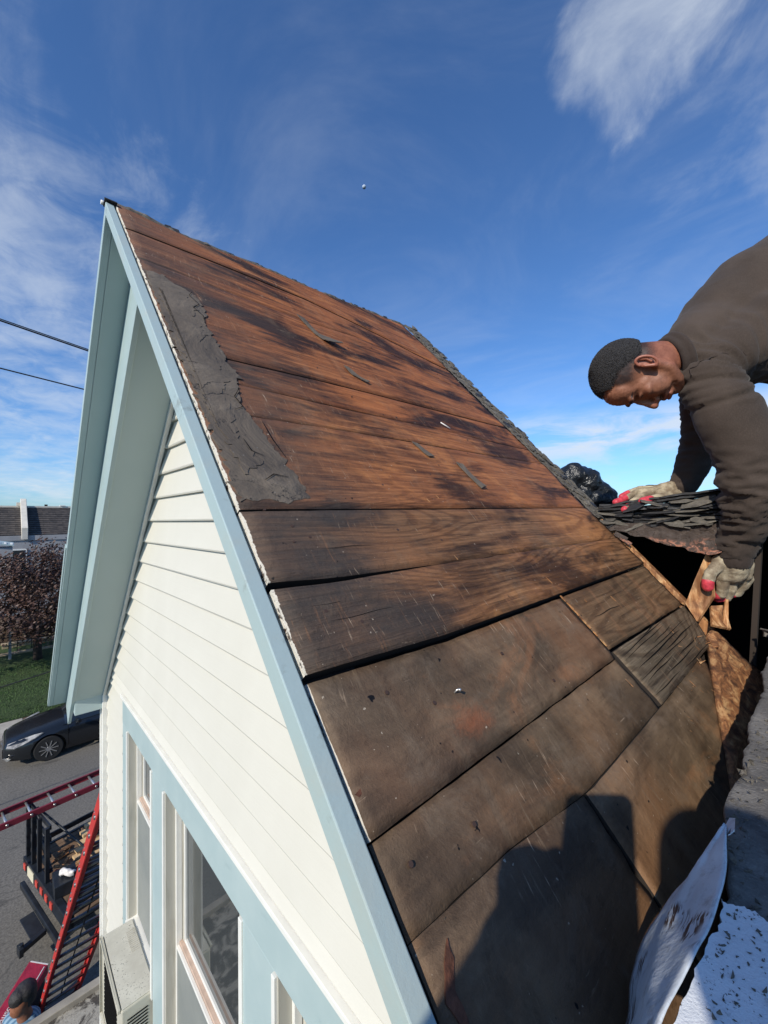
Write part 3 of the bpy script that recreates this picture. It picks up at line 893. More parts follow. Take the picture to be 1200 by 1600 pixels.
# drip edge on the outer face of the left rake, lower half
g = G(); g.hexa([lf(1.38, .2095, .020), lf(1.38, .2138, .020), lf(2.73, .2138, .020), lf(2.73, .2095, .020), lf(1.38, .2095, -.007), lf(1.38, .2138, -.007), lf(2.73, .2138, -.007), lf(2.73, .2095, -.007)])
g.obj('drip_edge', m_soffit, house)
# eave return box at the left end
g = G(); a = lf(2.56, .3125, .0865)
g.box(-3.17, -2.93, .3125, .472, -1.115, -1.005); g.obj('eave_return', m_soffit, house, bevel=.002)
# small nail and curled cap at the apex
g = G(); g.tube((XA - .02, .206, ZA + .005), (XA - .02, .216, ZA + .005), .006, n=8); g.obj('apex_nail', m_white, house)
g = G(); g.poly([(XA - .022, .212, ZA - .004), (XA - .002, .212, ZA + .012), (XA + .010, .212, ZA + .002)], (0, .03, .001)); g.obj('ridge_cap', m_tar, house)

# left slope boards (seen only from other sides)
for k in range(11):
    g = G(); s0 = .02 + k * .246
    g.hexa([lf(s0, .24, .02), lf(s0, 1.55, .02), lf(s0 + .243, 1.55, .02), lf(s0 + .243, .24, .02), lf(s0, .24, 0), lf(s0, 1.55, 0), lf(s0 + .243, 1.55, 0), lf(s0 + .243, .24, 0)])
    g.obj('roof_board', m_attic, house)
# added backing under the bare boards, so that no light enters through the seams
g = G(); g.hexa([rf(.06, .32, .046), rf(.06, 1.5, .046), rf(2.05, 1.5, .046), rf(2.05, .32, .046), rf(.06, .32, .036), rf(.06, 1.5, .036), rf(2.05, 1.5, .036), rf(2.05, .32, .036)])
g.obj('seam_backing', m_attic, house)
g = G(); g.hexa([rf(.02, .2365, .0222), rf(.02, .32, .0222), rf(2.05, .32, .0222), rf(2.05, .2365, .0222), rf(.02, .2365, .0212), rf(.02, .32, .0212), rf(2.05, .32, .0212), rf(2.05, .2365, .0212)])
g.obj('seam_backing', m_attic, house)

# ---- broken shingles along the far end of the slope and on the ridge
base = G(); ns_, nw_ = 150, 12
for i in range(ns_ + 1):
    s_ = -.15 + 1.40 * i / ns_; outer = 1.652 + .012 * noise.noise(V((s_ * 14, 0, 5))) + .008 * noise.noise(V((s_ * 55, 0, 5)))
    for j in range(nw_ + 1):
        v = j / nw_; y = 1.551 + (outer - 1.551) * v
        hh = .001 + .007 * v + .006 * v * noise.noise(V((s_ * 30, y * 30, 2))) + .0035 * noise.noise(V((s_ * 90, y * 90, 2))) + (.006 * max(0, noise.noise(V((s_ * 38, 4, 4)))) if v > .6 else 0)
        if j == nw_: hh -= .05
        base.v.append(rf(s_, y, -hh))
for i in range(ns_):
    for j in range(nw_):
        a = i * (nw_ + 1) + j; base.f.append([a, a + 1, a + nw_ + 2, a + nw_ + 1]); base.m.append(0); base.s.append(False)
base.obj('valley_underlay', m_shingle, house)
for k in range(170):
    s = -.15 + 1.42 * (k / 170.0) + rnd.uniform(-.01, .01); y = 1.568 + rnd.random() ** 1.1 * .078
    L = rnd.uniform(.02, .06); w = rnd.uniform(.018, .045); th = rnd.uniform(.002, .005)
    a = rnd.uniform(-.5, .5); lift = .004 + (y - 1.565) * .09 + rnd.uniform(0, .003); tilt = rnd.uniform(-.08, .14)
    pts = []
    m_ = rnd.randint(5, 7)
    for i in range(m_):
        an = 2 * math.pi * i / m_ + rnd.uniform(-.3, .3)
        py, ps = math.cos(an) * w * .5 * rnd.uniform(.7, 1.1), math.sin(an) * L * .5 * rnd.uniform(.7, 1.1)
        yy = y + py * math.cos(a) - ps * math.sin(a); ss = s + py * math.sin(a) + ps * math.cos(a)
        pts.append(rf(ss, max(yy, 1.545), -(lift + tilt * py)))
    g = G(); g.poly(pts, -N * th); g.obj('shingle_fragment', m_shingle if rnd.random() < .88 else m_tar, house)
g = G(); nr_ = 320          # crumbling bead of old felt along the ridge
for i in range(nr_ + 1):
    y = .245 + 1.32 * i / nr_; st = sat('top', y) + .004
    a = max(0, noise.noise(V((y * 11, 0, 0))) + .15) * .008 + max(0, noise.noise(V((y * 45, 2, 0)))) * .005 + .0008
    for w_, hh in ((.014 + .010 * noise.noise(V((y * 25, 7, 0))), -.0005), (.006, a * .8), (-.006, a), (-.022, -.006)):
        g.v.append(rf(st + w_, y, -hh))
for i in range(nr_):
    for j in range(3):
        a = i * 4 + j; g.f.append([a, a + 1, a + 5, a + 4]); g.m.append(0); g.s.append(False)
g.obj('ridge_crumbs', m_shingle, house)
for k in range(16):
    y = .26 + 1.25 * rnd.random(); L = rnd.uniform(.015, .035); h = rnd.uniform(.003, .006); st = sat('top', y) + .006
    g = G(); g.poly([rf(st + .010, y, .0), rf(st + .008, y + L, .0), rf(st - .012, y + L * rnd.uniform(.6, 1), -h), rf(st - .012, y + .1 * L, -h * .6)], -N * .0025)
    g.obj('shingle_fragment', m_tar, house)
g = G()
for i in range(26):
    y = .24 + i * .051; st = sat('top', y); st2 = sat('top', y + .051)
    a, b = rf(st + .004, y, .008), rf(st2 + .004, y + .051, .008)
    g.hexa([a + V((-.06, 0, -.09)), b + V((-.06, 0, -.09)), b + D * .006 - N * .004, a + D * .006 - N * .004, a + V((-.05, 0, -.04)), b + V((-.05, 0, -.04)), b + N * .004, a + N * .004])
g.obj('ridge_felt', m_tar, house)
# white twig-like scrap and tiny debris on the slope
g = G(); g.tube(rf(.83, 1.02, -.003), rf(.857, 1.045, -.004), .002, n=6); tag(g.obj('wood_sliver', m_print), 'tiny pale bent sliver lying on the upper right boards', 'debris')

# ---- far end: layered old roofing, copper flashing, hole, rafter
XB0, XB1 = -.56, 2.4
g = G(); g.box(-2.9, 2.4, 1.66, 5.8, .005, .035); g.obj('back_roof_deck', m_attic, house)
lay = 9
for k in range(lay):
    z0 = -.036 + k * .0104 + rnd.uniform(-.002, .002)
    g = G(); n = 60; ring = []
    for i in range(n + 1):
        x = -.52 + (.05 - -.52) * i / n + (0 if i < n else 0)
        x = -.535 + 1.1 * i / n
        rise = .035 * max(0, min(1, (x + .5) / .4))
        y = 1.600 + .022 * noise.noise(V((x * 7, k * 3.1, 0))) + .012 * noise.noise(V((x * 34, k * 3.1, 0))) + .010 * round(noise.noise(V((x * 5, k * 7.7, 9))) * 2) + (.02 if k > 8 else 0) * (k - 8)
        z = z0 + rise * (k / lay) * 1.0 + .006 * noise.noise(V((x * 11, k, 2))) + .004 * noise.noise(V((x * 37, k * 2, 2))) + .010 * math.sin((x + .3) * 5) * (k / lay)
        ring.append((x, y, z))
    tk_ = rnd.uniform(.005, .009)
    P = ring + [(p[0], 1.80, p[2] + .004) for p in ring] + [(p[0], p[1] + .003 * noise.noise(V((p[0] * 50, k, 5))), p[2] + tk_) for p in ring] + [(p[0], 1.80, p[2] + tk_ + .003) for p in ring]
    m = n + 1
    fs = []
    for i in range(n):
        fs += [(i, i + 1, 2 * m + i + 1, 2 * m + i), (2 * m + i, 2 * m + i + 1, 3 * m + i + 1, 3 * m + i), (i, m + i, m + i + 1, i + 1)]
    fs += [(0, 2 * m, 3 * m, m), (n, m + n, 3 * m + n, 2 * m + n)]
    g.add(P, fs, 0, False); g.obj('roofing_layer', m_tar, house)
g = G(); g.box(-.50, .6, 1.64, 1.79, -.040, .022); g.obj('roofing_core', m_tar, house)
g = G()
for xa_, za_, xb_, zb_ in ((-.50, .022, -.1, .074), (-.1, .074, .6, .078)): g.hexa([(xa_, 1.635, .0), (xb_, 1.635, .0), (xb_, 1.79, .0), (xa_, 1.79, .0), (xa_, 1.635, za_), (xb_, 1.635, zb_), (xb_, 1.79, zb_), (xa_, 1.79, za_)])
g.obj('roofing_core', m_tar, house)
for k in range(110):
    x = rnd.uniform(-.53, -.05); y = rnd.uniform(1.595, 1.70); zz = -.030 + rnd.random() ** .8 * (.050 + .045 * max(0, min(1, (x + .5) / .4))); r_ = rnd.uniform(.008, .026)
    pts = []
    m_ = rnd.randint(4, 6); tx, ty = rnd.uniform(-.25, .25), rnd.uniform(-.3, .3)
    for i in range(m_):
        an = 2 * math.pi * i / m_ + rnd.uniform(-.4, .4); px, py = r_ * 1.5 * math.cos(an), r_ * .6 * math.sin(an)
        pts.append(V((x + px, y + py, zz + tx * px + ty * py)))
    if min(p.y for p in pts) < 1.57: continue
    g = G(); g.poly(pts, (0, 0, rnd.uniform(.003, .006))); g.obj('shingle_fragment', m_tar if rnd.random() < .6 else m_shingle, house)
for k in range(34):
    x = rnd.uniform(-.55, -.16); r_ = rnd.uniform(.018, .045); zz = rnd.uniform(-.045, .030) + .03 * max(0, min(1, (x + .5) / .4)); y = rnd.uniform(1.578, 1.60)
    pts = []; m_ = rnd.randint(5, 7); tx, ty = rnd.uniform(-.35, .35), rnd.uniform(.1, .9)
    for i in range(m_):
        an = 2 * math.pi * i / m_ + rnd.uniform(-.35, .35); px, py = r_ * 1.3 * math.cos(an) * rnd.uniform(.7, 1.1), r_ * .45 * math.sin(an)
        pts.append(V((x + px, y + py, zz + tx * px + ty * py)))
    g = G(); g.poly(pts, (0, 0, rnd.uniform(.002, .005))); g.obj('shingle_fragment', m_tar if rnd.random() < .45 else m_shingle, house)
for k in range(16):     # pale splinters torn up along the rafter and the broken end
    s_ = rnd.uniform(1.30, 1.86); y = 1.585 + rnd.uniform(-.03, .02); L = rnd.uniform(.02, .06); w_ = rnd.uniform(.002, .006); a_ = rnd.uniform(-.5, .5)
    g = G(); p = rf(s_, y, .006); dr = (D * math.cos(a_) + V((0, math.sin(a_), 0))); e = dr.cross(N) * w_
    g.poly([p - e, p + e, p + dr * L * .6 + e * .7 + N * .004, p + dr * L + N * rnd.uniform(.002, .014), p + dr * L * .5 - e * .8 + N * .003], -N * .0025); g.obj('broken_splinter', m_raw if rnd.random() < .6 else m_raw2, house)
# crumpled copper flashing hanging under the layers
g = G(); nx, nz = 70, 16
def cbot(x):
    u = (x + .50) / .34
    return -.050 - .075 * max(0, min(1, (x + .47) / .26)) + .02 * max(0, (x + .22) / .05) * (1 if x > -.22 else 0) + .007 * noise.noise(V((x * 30, 0, 0)))
for j in range(nz + 1):
    for i in range(nx + 1):
        x = -.515 + (.33) * i / nx; v = j / nz
        zt = -.024 + .004 * noise.noise(V((x * 20, 3, 3))); z = zt + (cbot(x) - zt) * v
        cr = .020 * abs(noise.noise(V((x * 17, z * 17, 1)))) + .014 * abs(noise.noise(V((x * 38, z * 38, 4)))) + .006 * noise.noise(V((x * 90, z * 90, 4)))
        y = 1.597 - .012 * v - cr * (.3 + v) - (.012 if v > .93 else 0)
        g.v.append(V((x, y, z))); 
for j in range(nz):
    for i in range(nx):
        a = j * (nx + 1) + i; g.f.append([a, a + 1, a + nx + 2, a + nx + 1]); g.m.append(0); g.s.append(True)
o = g.obj('copper_flashing', m_copper, house); md = o.modifiers.new('t', 'SOLIDIFY'); md.thickness = .0012
g = G()
for (a, b, w) in (((-.475, 1.565, -.060), (-.438, 1.568, -.082), .016), ((-.455, 1.56, -.075), (-.425, 1.567, -.098), .012)):
    g.beam(a, b, w, .004, up=(.3, -1, .4))
g.obj('copper_scrap_strip', m_copper, house)
# rafter with freshly exposed edge
g = G(); g.hexa([rf(1.255, 1.585, .09), rf(1.255, 1.625, .09), rf(2.2, 1.625, .09), rf(2.2, 1.585, .09), rf(1.255, 1.585, -.004), rf(1.255, 1.610, -.006), rf(1.70, 1.612, -.004), rf(1.70, 1.585, -.002)])
g.obj('rafter', m_raw, house, bevel=.003)
def ex0(y):
    P = [(.30, -.070), (.41, -.060), (.47, -.056), (.53, -.070), (.62, -.075), (.74, -.072), (.92, -.072), (1.16, -.076), (1.40, -.074), (1.60, -.10)]
    for (ya, xa), (yb, xb) in zip(P[:-1], P[1:]):
        if y <= yb: return xa + (xb - xa) * (y - ya) / (yb - ya) + .006
    return -.07
# broken lower board end, orange inside, beyond the intact boards
g = G(); n = 24; top = []; botr = []
for i in range(n + 1):
    u = i / n; s = 1.716 + (2.04 - 1.716) * u
    yl = R10(s) + .006 + .010 * noise.noise(V((s * 40, 2, 2))) if s > 1.763 else 1.50 - (s - 1.716) * 3.4
    yl = max(yl, .8)
    yr_ = 1.60 + .012 * noise.noise(V((s * 30, 6, 6)))
    top.append((yl, s)); botr.append((yr_, s))
vs = []; fs = []; mm = 9
for i in range(n + 1):
    for j in range(mm + 1):
        y = top[i][0] + (botr[i][0] - top[i][0]) * j / mm; s = top[i][1]
        vs.append(rf(s, y, .012 + .006 * noise.noise(V((y * 14, s * 40, 1))) + .003 * noise.noise(V((y * 70, s * 70, 1)))))
for i in range(n):
    for j in range(mm):
        a = i * (mm + 1) + j; fs.append((a, a + 1, a + mm + 2, a + mm + 1))
g.add(vs, fs, 0, True)
o = g.obj('broken_board', m_raw2, house); md = o.modifiers.new('t', 'SOLIDIFY'); md.thickness = .016; md.offset = -1
splinters = [([(-.222, 1.60, -.287), (-.192, 1.622, -.284), (-.175, 1.597, -.348), (-.211, 1.53, -.330)], m_raw), ([(-.186, 1.60, -.262), (-.180, 1.60, -.262), (-.180, 1.585, -.345), (-.192, 1.585, -.340)], m_raw),
             ([(-.215, 1.47, -.352), (-.205, 1.50, -.345), (-.185, 1.45, -.37), (-.195, 1.43, -.372)], m_raw2)]
for P, mt in splinters:
    g = G(); g.poly(P, (.004, -.002, .006)); g.obj('broken_stub', mt, house)
for k in range(14):
    s = rnd.uniform(1.71, 1.80); y = rnd.uniform(1.28, 1.5); g = G()
    a = rf(s, y, .002); g.tube(a, a + V((rnd.uniform(-.03, .02), rnd.uniform(-.03, .03), rnd.uniform(-.004, .006))), .0009, .0003, n=5)
    g.obj('wood_splinter', m_raw, house)
g = G()          # grit, crumbs and chips scattered over boards, edge and slab
for k in range(1500):
    u = rnd.random()
    if u < .40: y = 1.56 - abs(rnd.gauss(0, .10)); s_ = rnd.uniform(.2, 1.75); p = rf(s_, y, .002 if s_ < 1.47 else .007); r_ = rnd.uniform(.0006, .0022)
    elif u < .55: y = rnd.uniform(.26, 1.5); s_ = rnd.uniform(.1, 1.8); p = rf(s_, y, .001 if s_ < 1.47 else .007); r_ = rnd.uniform(.0004, .0013)
    elif u < .85: y = rnd.uniform(.45, 1.58); p = V((ex0(y) + abs(rnd.gauss(0, .03)), y, -.329)); r_ = rnd.uniform(.0008, .003)
    else: p = V((rnd.uniform(-.055, .02), rnd.uniform(.33, .45), -.3225)); r_ = rnd.uniform(.0005, .0018)
    a, b, c_ = [V((rnd.gauss(0, 1), rnd.gauss(0, 1), rnd.gauss(0, 1))) * r_ for _ in range(3)]
    g.add([p - a, p + b, p + c_, p + N * r_ * 1.3], [(0, 1, 2), (0, 1, 3), (1, 2, 3), (0, 2, 3)])
o = g.obj('grit', m_shingle, None, fix=False); o['kind'] = 'stuff'
g = G()
for k in range(70):
    y = rnd.uniform(.95, 1.56); s_ = 1.50 + rnd.random() ** .7 * .30
    p = rf(s_, y, .006); d_ = V((rnd.gauss(0, 1), rnd.gauss(0, 1), 0)).normalized(); L = rnd.uniform(.003, .016); g.tube(p, p + (D * d_.x + V((0, d_.y, 0))) * L + N * rnd.uniform(0, .003), .0005, .0002, n=4)
for k in range(60):
    y = rnd.uniform(1.2, 1.60); s_ = rnd.uniform(1.66, 1.95); p = rf(s_, y, .004); d_ = V((rnd.gauss(0, 1), rnd.gauss(0, 1), 0)).normalized(); L = rnd.uniform(.008, .035)
    q0 = D * d_.x + V((0, d_.y, 0)); w_ = q0.cross(N) * rnd.uniform(.001, .003)
    g.add([p - w_, p + w_, p + q0 * L + N * rnd.uniform(.001, .010)], [(0, 1, 2)])
o = g.obj('wood_chips', m_raw, None, fix=False); o['kind'] = 'stuff'
# post seen in the dark hole
g = G(); g.beam((-.105, 1.70, .0), (-.135, 1.70, -.5), .014, .05, up=(0, 1, 0)); g.obj('attic_post', m_attic, house)

# ---- grey membrane slab on the right with its ragged edge, white coated strip, lifted white sheet
edge = [(-.112, 1.60), (-.086, 1.587), (-.074, 1.40), (-.077, 1.159), (-.068, 1.05), (-.072, .924), (-.076, .86), (-.070, .808), (-.072, .74), (-.065, .70), (-.071, .671), (-.076, .618), (-.069, .557), (-.071, .533), (-.062, .50), (-.056, .47)]
g = G(); ny_, nx_ = 90, 30; ys = [.30 + (1.598 - .30) * i / ny_ for i in range(ny_ + 1)]
def ex(y):
    P = sorted([(b, a) for a, b in edge] + [(.30, -.070), (.35, -.066), (.41, -.060)])
    for (ya, xa), (yb, xb) in zip(P[:-1], P[1:]):
        if y <= yb: return xa + (xb - xa) * (y - ya) / (yb - ya) + .0045 * noise.noise(V((y * 45, 1, 1))) + .002 * noise.noise(V((y * 150, 1, 1)))
    return P[-1][1]
for y in ys:
    for j in range(nx_ + 1):
        u = j / nx_; x = ex(y) + (2.4 - ex(y)) * u ** 2.2
        z = -.33 + .004 * noise.noise(V((x * 9, y * 9, 3))) + .0022 * noise.noise(V((x * 40, y * 40, 3))) - (.005 if j == 0 else 0)
        g.v.append(V((x, y, z)))
for i in range(ny_):
    for j in range(nx_):
        a = i * (nx_ + 1) + j; g.f.append([a, a + 1, a + nx_ + 2, a + nx_ + 1]); g.m.append(0); g.s.append(True)
o = g.obj('roof_membrane', m_membrane, house); md = o.modifiers.new('t', 'SOLIDIFY'); md.thickness = .022; md.offset = -1
o['label'] = 'grey mineral roofing with a ragged torn edge beside the hole'
g = G(); n = 260; ring = []
for i in range(n + 1):
    x = -.058 + (i / n) ** 2 * 2.4; ring.append((x, .441 + .014 * noise.noise(V((x * 38, 0, 0))) + .007 * noise.noise(V((x * 140, 0, 0))) + .003 * noise.noise(V((x * 420, 0, 0))) + .02 * min(1, x + .05), -.3255))
for i in range(20):
    y = .44 - .138 * i / 19; ring.append
ring2 = [(2.34, .302, -.3255), (-.062, .302, -.3255)]
for i in range(1, 24):
    y = .302 + (.439 - .302) * i / 24; ring2.append((ex(y) + .003 + .003 * noise.noise(V((y * 90, 4, 4))), y, -.3255))
g.poly(ring + ring2, (0, 0, .003)); g.obj('white_coating', m_whitem, house)
# slab carcass underneath and the step down to the slope
g = G(); g.box(-.045, 2.4, .33, 1.6, -.60, -.358); g.obj('roof_deck_edge', m_attic, house)
# lifted sheet
H = [(-.0650, .5400, -.318), (-.0620, .5100, -.316), (-.0579, .4699, -.318), (-.0592, .411, -.320), (-.0657, .3523, -.320), (-.0709, .3054, -.321), (-.074, .27, -.323)]
O = [(-.0672, .5430, -.322), (-.083, .510, -.350), (-.103, .488, -.383), (-.1205, .462, -.418), (-.1220, .425, -.431), (-.1165, .395, -.437), (-.117, .346, -.436)]
def cr3(P, u):
    n = len(P) - 1; x = u * n; i = min(int(x), n - 1); t = x - i
    p0, p1, p2, p3 = [V(P[max(0, min(n, k))]) for k in (i - 1, i, i + 1, i + 2)]
    return .5 * ((2 * p1) + (p2 - p0) * t + (2 * p0 - 5 * p1 + 4 * p2 - p3) * t * t + (3 * p1 - p0 - 3 * p2 + p3) * t ** 3)
g = G(); nu, nv = 40, 14
for i in range(nu + 1):
    a, b = cr3(H, i / nu), cr3(O, i / nu)
    for j in range(nv + 1):
        v = j / nv; p = a.lerp(b, v)
        p += V((-.3, -.4, .85)) * (.0045 * math.sin(math.pi * v) * min(1, (1 - abs(2 * i / nu - 1)) * 2.2)) + V((0, 0, 1)) * (.0022 * noise.noise(p * 38) + .0012 * noise.noise(p * 110)) + V((-.2, -.3, .6)) * .006 * max(0, 1 - abs(v - .42 - .2 * math.sin(i * .12)) * 6)
        g.v.append(p)
for i in range(nu):
    for j in range(nv):
        a = i * (nv + 1) + j; g.f.append([a, a + 1, a + nv + 2, a + nv + 1]); g.m.append(0); g.s.append(True)
o = g.obj('membrane_sheet', m_flap); md = o.modifiers.new('t', 'SOLIDIFY'); md.thickness = .0016
tag(o, 'lifted white membrane sheet curling over the roof edge at lower right', 'roof membrane')
g = G(); g.poly([(-.0655, .560, -.322), (-.060, .553, -.316), (-.058, .530, -.314), (-.0625, .520, -.317), (-.074, .515, -.335)], (0, .001, .0015)); g.obj('torn_tip', m_flap, o)

# ---- attic and body walls; attic interior coloured black to paint its darkness
bw = G()
bw.box(-2.91, 2.4, 5.75, 5.9, GZ, .0); bw.box(2.3, 2.4, .36, 5.75, GZ, .0)
bw.box(-2.915, -2.82, .60, 5.75, GZ, -1.08)
bw.obj('side_wall', m_siding, house)
g = G(); g.box(-.043, 2.4, .345, .36, -1.4, -.358); g.obj('step_wall', m_attic, house)
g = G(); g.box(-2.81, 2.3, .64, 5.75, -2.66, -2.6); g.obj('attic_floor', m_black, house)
g = G(); g.box(-.04, 2.4, -2.6, .33, GZ, -1.40); struct(g.obj('lower_wing', [m_siding], None))
g = G(); g.box(-.06, 2.42, -2.62, .335, -1.398, -1.37); struct(g.obj('lower_wing_roof', [m_membrane], None))
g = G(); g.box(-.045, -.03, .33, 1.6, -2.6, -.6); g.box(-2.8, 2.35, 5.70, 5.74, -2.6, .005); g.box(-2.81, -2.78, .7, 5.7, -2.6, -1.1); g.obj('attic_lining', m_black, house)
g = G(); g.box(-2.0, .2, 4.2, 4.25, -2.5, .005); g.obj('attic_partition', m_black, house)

# ---- front wall: sheathing, courses, trim
YW = .475; SA = .684; TN = 1.0963
XC = -2.926; XE_ = -.13                       # left corner, right end
def xl(z): return max(XC, XA - (SA - z) / TN)
def xr(z): return min(XE_, XA + (SA - z) / TN)
zr = SA - TN * (XE_ - XA); ZL = SA - TN * (XA - XC)
WT = -1.045                                   # window head
WN = [(-2.347, -1.929, WT, -1.957), (-1.729, -1.059, WT, -2.33), (-.860, -.285, WT, -2.33)]
core = G()
core.poly([(XC, YW, WT), (XE_, YW, WT), (XE_, YW, zr), (XA, YW, SA), (XC, YW, ZL)], (0, .1, 0))
xs = [XC, -2.347, -1.929, -1.729, -1.059, -.860, -.285, XE_]
for i in (0, 2, 4, 6): core.box(xs[i], xs[i + 1], YW, YW + .1, -2.50, WT)
core.box(XC, XE_, YW, YW + .1, GZ, -2.50); core.box(-1.729, -.285, YW + .001, YW + .0995, -2.4995, -2.33)
core.box(-2.347, -1.929, YW + .001, YW + .0995, -2.4995, -2.36)
core.obj('wall', m_siding, house)
CH = .0931; k0 = .372; HT = -.889             # course height, first course, top of the head casing
def course(a, b, c_, d_, zt, zb):
    if b - a < .012: a, b = c_ + .012, d_ - .012
    g = G()
    e = .0052
    prof = lambda xa_, xb_, y, z: [(xa_, y, z), (xb_, y, z)]
    ta, tb_ = prof(a, b, YW - .002, zt), prof(c_, d_, YW - .0140, zb + e)
    lc, ld_ = prof(c_, d_, YW - .0118, zb), prof(c_, d_, YW, zb)
    bk = prof(a, b, YW, zt)
    P = ta + tb_ + lc + ld_ + bk
    g.add(P, [(0, 2, 3, 1), (2, 4, 5, 3), (4, 6, 7, 5), (6, 8, 9, 7), (8, 0, 1, 9), (0, 8, 6, 4, 2), (1, 3, 5, 7, 9)])
    g.obj('siding_board', m_siding, house)
for k in range(64):
    zt = k0 - k * CH; zb = zt - CH + .0006
    if zb < -5.6: break
    if zt - HT > .012:
        course(xl(zt), xr(zt), xl(max(zb, HT + .002)), xr(max(zb, HT + .002)), zt, max(zb, HT + .002))
    if zb < HT and zb > -2.55:
        course(XC + .01, -2.475, XC + .01, -2.475, zt if zt < HT else HT, zb)
        course(-.223, XE_, -.223, XE_, zt if zt < HT else HT, zb)
    elif zb <= -2.55: course(XC + .01, XE_, XC + .01, XE_, zt, zb)
for k in (1, 2, 3):
    zt = k0 + k * CH; zb = zt - CH
    if zb < SA - .02: course(xl(min(zt, SA - .004)), xr(min(zt, SA - .004)), xl(zb), xr(zb), min(zt, SA - .004), zb)
def bar(a, b, w, h, mat, name, up=(0, -1, 0), bevel=.001, parent=house):
    g = G(); g.beam(a, b, w, h, up); return g.obj(name, mat, parent, bevel=bevel)
bar((XA, YW - .022, SA - .012), (XC, YW - .022, SA - .012 - TN * (XA - XC)), .016, .015, m_white, 'channel_trim')
bar((XA, YW - .022, SA - .012), (-.14, YW - .022, SA - .012 - TN * (-.14 - XA)), .016, .015, m_white, 'channel_trim')
g = G(); g.box(XC - .045, XC + .008, YW - .032, YW + .1, -5.7, ZL - .01); g.obj('corner_trim', m_white, house, bevel=.002)
g = G(); g.box(XC - .048, XC - .022, YW - .038, YW - .0325, -5.7, ZL - .02); g.obj('corner_trim', m_white, house, bevel=.001)

# ---- window group trim
YC = .461
def part_box(name, mat, x0, x1, y0, y1, z0, z1, bevel=.0015, parent=house):
    g = G(); g.box(x0, x1, y0, y1, z0, z1); return g.obj(name, mat, parent, bevel=bevel)
part_box('head_channel', m_white, -2.472, -.223, YC - .011, YW, -.9065, -.891)
part_box('head_casing', m_blue, -2.470, -.223, YC, YW, -1.040, -.907)
part_box('side_casing', m_blue, -2.470, -2.364, YC + .001, YW, -2.49, -1.0405)
part_box('mullion_casing', m_blue, -1.908, -1.750, YC + .001, YW, -2.49, -1.0405)
part_box('mullion_casing', m_blue, -1.043, -.876, YC + .001, YW, -2.49, -1.0405)
part_box('side_casing', m_blue, -.271, -.223, YC + .001, YW, -2.49, -1.0405)
for (x0, x1, zt, zb) in WN:
    w = bpy.data.objects.new('window', None); COL.objects.link(w); w.parent = house; cw = V(((x0 + x1) / 2, YW, (zt + zb) / 2)); w.location = cw - wp(house); _reg(w, cw)
    P = lambda nm, mt, a, b, c_, d_, e, f_, bv=.001: part_box(nm, mt, a, b, c_, d_, e, f_, bv, w)
    P('outer_edge', m_white, x0 - .016, x0 - .0005, YC - .006, YW + .02, zb - .02, zt)
    P('outer_edge', m_white, x1 + .0005, x1 + .020, YC - .004, YW + .02, zb - .02, zt)
    P('jamb', m_jamb, x0 + .0, x0 + .004, YC + .002, .574, zb, zt, 0)
    P('jamb', m_jamb, x1 - .004, x1, YC + .002, .574, zb, zt, 0)
    P('head_jamb', m_jamb, x0 + .005, x1 - .005, YC + .012, .574, zt - .006, zt - .001, 0)
    fy = .497
    P('frame', m_white, x0 + .0045, x0 + .017, fy, .518, zb, zt - .007)
    P('frame', m_white, x1 - .017, x1 - .0045, fy, .518, zb, zt - .007)
    zm = zt - .342 if x0 < -2 else zt - .59
    P('meeting_rail', m_white, x0 + .0175, x1 - .0175, fy, .507, zm - .011, zm + .0)
    P('meeting_rail', m_sill, x0 + .0175, x1 - .0175, .5075, .534, zm - .004, zm + .010)
    P('upper_sash', m_white, x0 + .032, x0 + .044, .5205, .534, zm + .011, zt - .008)
    P('upper_sash', m_white, x1 - .044, x1 - .032, .5205, .534, zm + .011, zt - .008)
    P('upper_sash', m_white, x0 + .0445, x1 - .0445, .5205, .534, zt - .043, zt - .008)
    P('upper_sash', m_white, x0 + .0445, x1 - .0445, .5205, .534, zm + .011, zm + .025)
    P('sash_channel', m_jamb, x0 + .018, x0 + .031, .519, .551, zm + .011, zt - .008, 0)
    P('sash_channel', m_jamb, x1 - .031, x1 - .018, .519, .551, zm + .011, zt - .008, 0)
    P('pane', m_glass, x0 + .038, x1 - .038, .528, .531, zm + .019, zt - .038, 0)
    P('insect_screen', m_screen, x0 + .0175, x1 - .0175, .501, .502, zb + .01, zm - .0115, 0)
    P('lower_sash', m_glass, x0 + .0175, x1 - .0175, .537, .540, zb + .01, zm - .0115, 0)
    P('sill', m_white, x0 - .0, x1 + .0, YC - .012, .574, zb - .013, zb + .004)
g = G(); g.box(-2.42, -.24, .59, .60, -2.49, -1.02); g.obj('dark_room_sheet', m_black, house)  # black sheet added for the darkness of the rooms inside

# ---- window air conditioner
ac = thing('air_conditioner', 'beige window air conditioner with gritty top in the leftmost window', 'air conditioner', (-2.13, .40, -2.30))
g = G(); g.box(-2.330, -1.922, .354, .474, -2.30, -1.951); g.obj('case', m_ac, ac, bevel=.006)
g = G(); g.box(-2.326, -1.926, .358, .474, -1.9505, -1.9465); g.obj('top_panel', m_actop, ac, bevel=.001)
g = G(); g.box(-2.336, -2.322, .343, .3535, -2.30, -1.945); g.box(-2.322, -1.930, .343, .3535, -1.961, -1.945); g.box(-2.322, -1.930, .343, .3535, -2.30, -2.284); g.obj('front_flange', m_ac, ac, bevel=.002)
for k in range(9):
    g = G(); g.box(-1.9218, -1.9195, .375, .447, -2.000 - k * .0133, -1.9960 - k * .0133); g.obj('louvre', m_black, ac)
for k in range(14):
    g = G(); g.box(-2.27, -2.0, .3510, .3536, -2.014 - k * .018, -2.007 - k * .018); g.obj('louvre', m_black, ac)
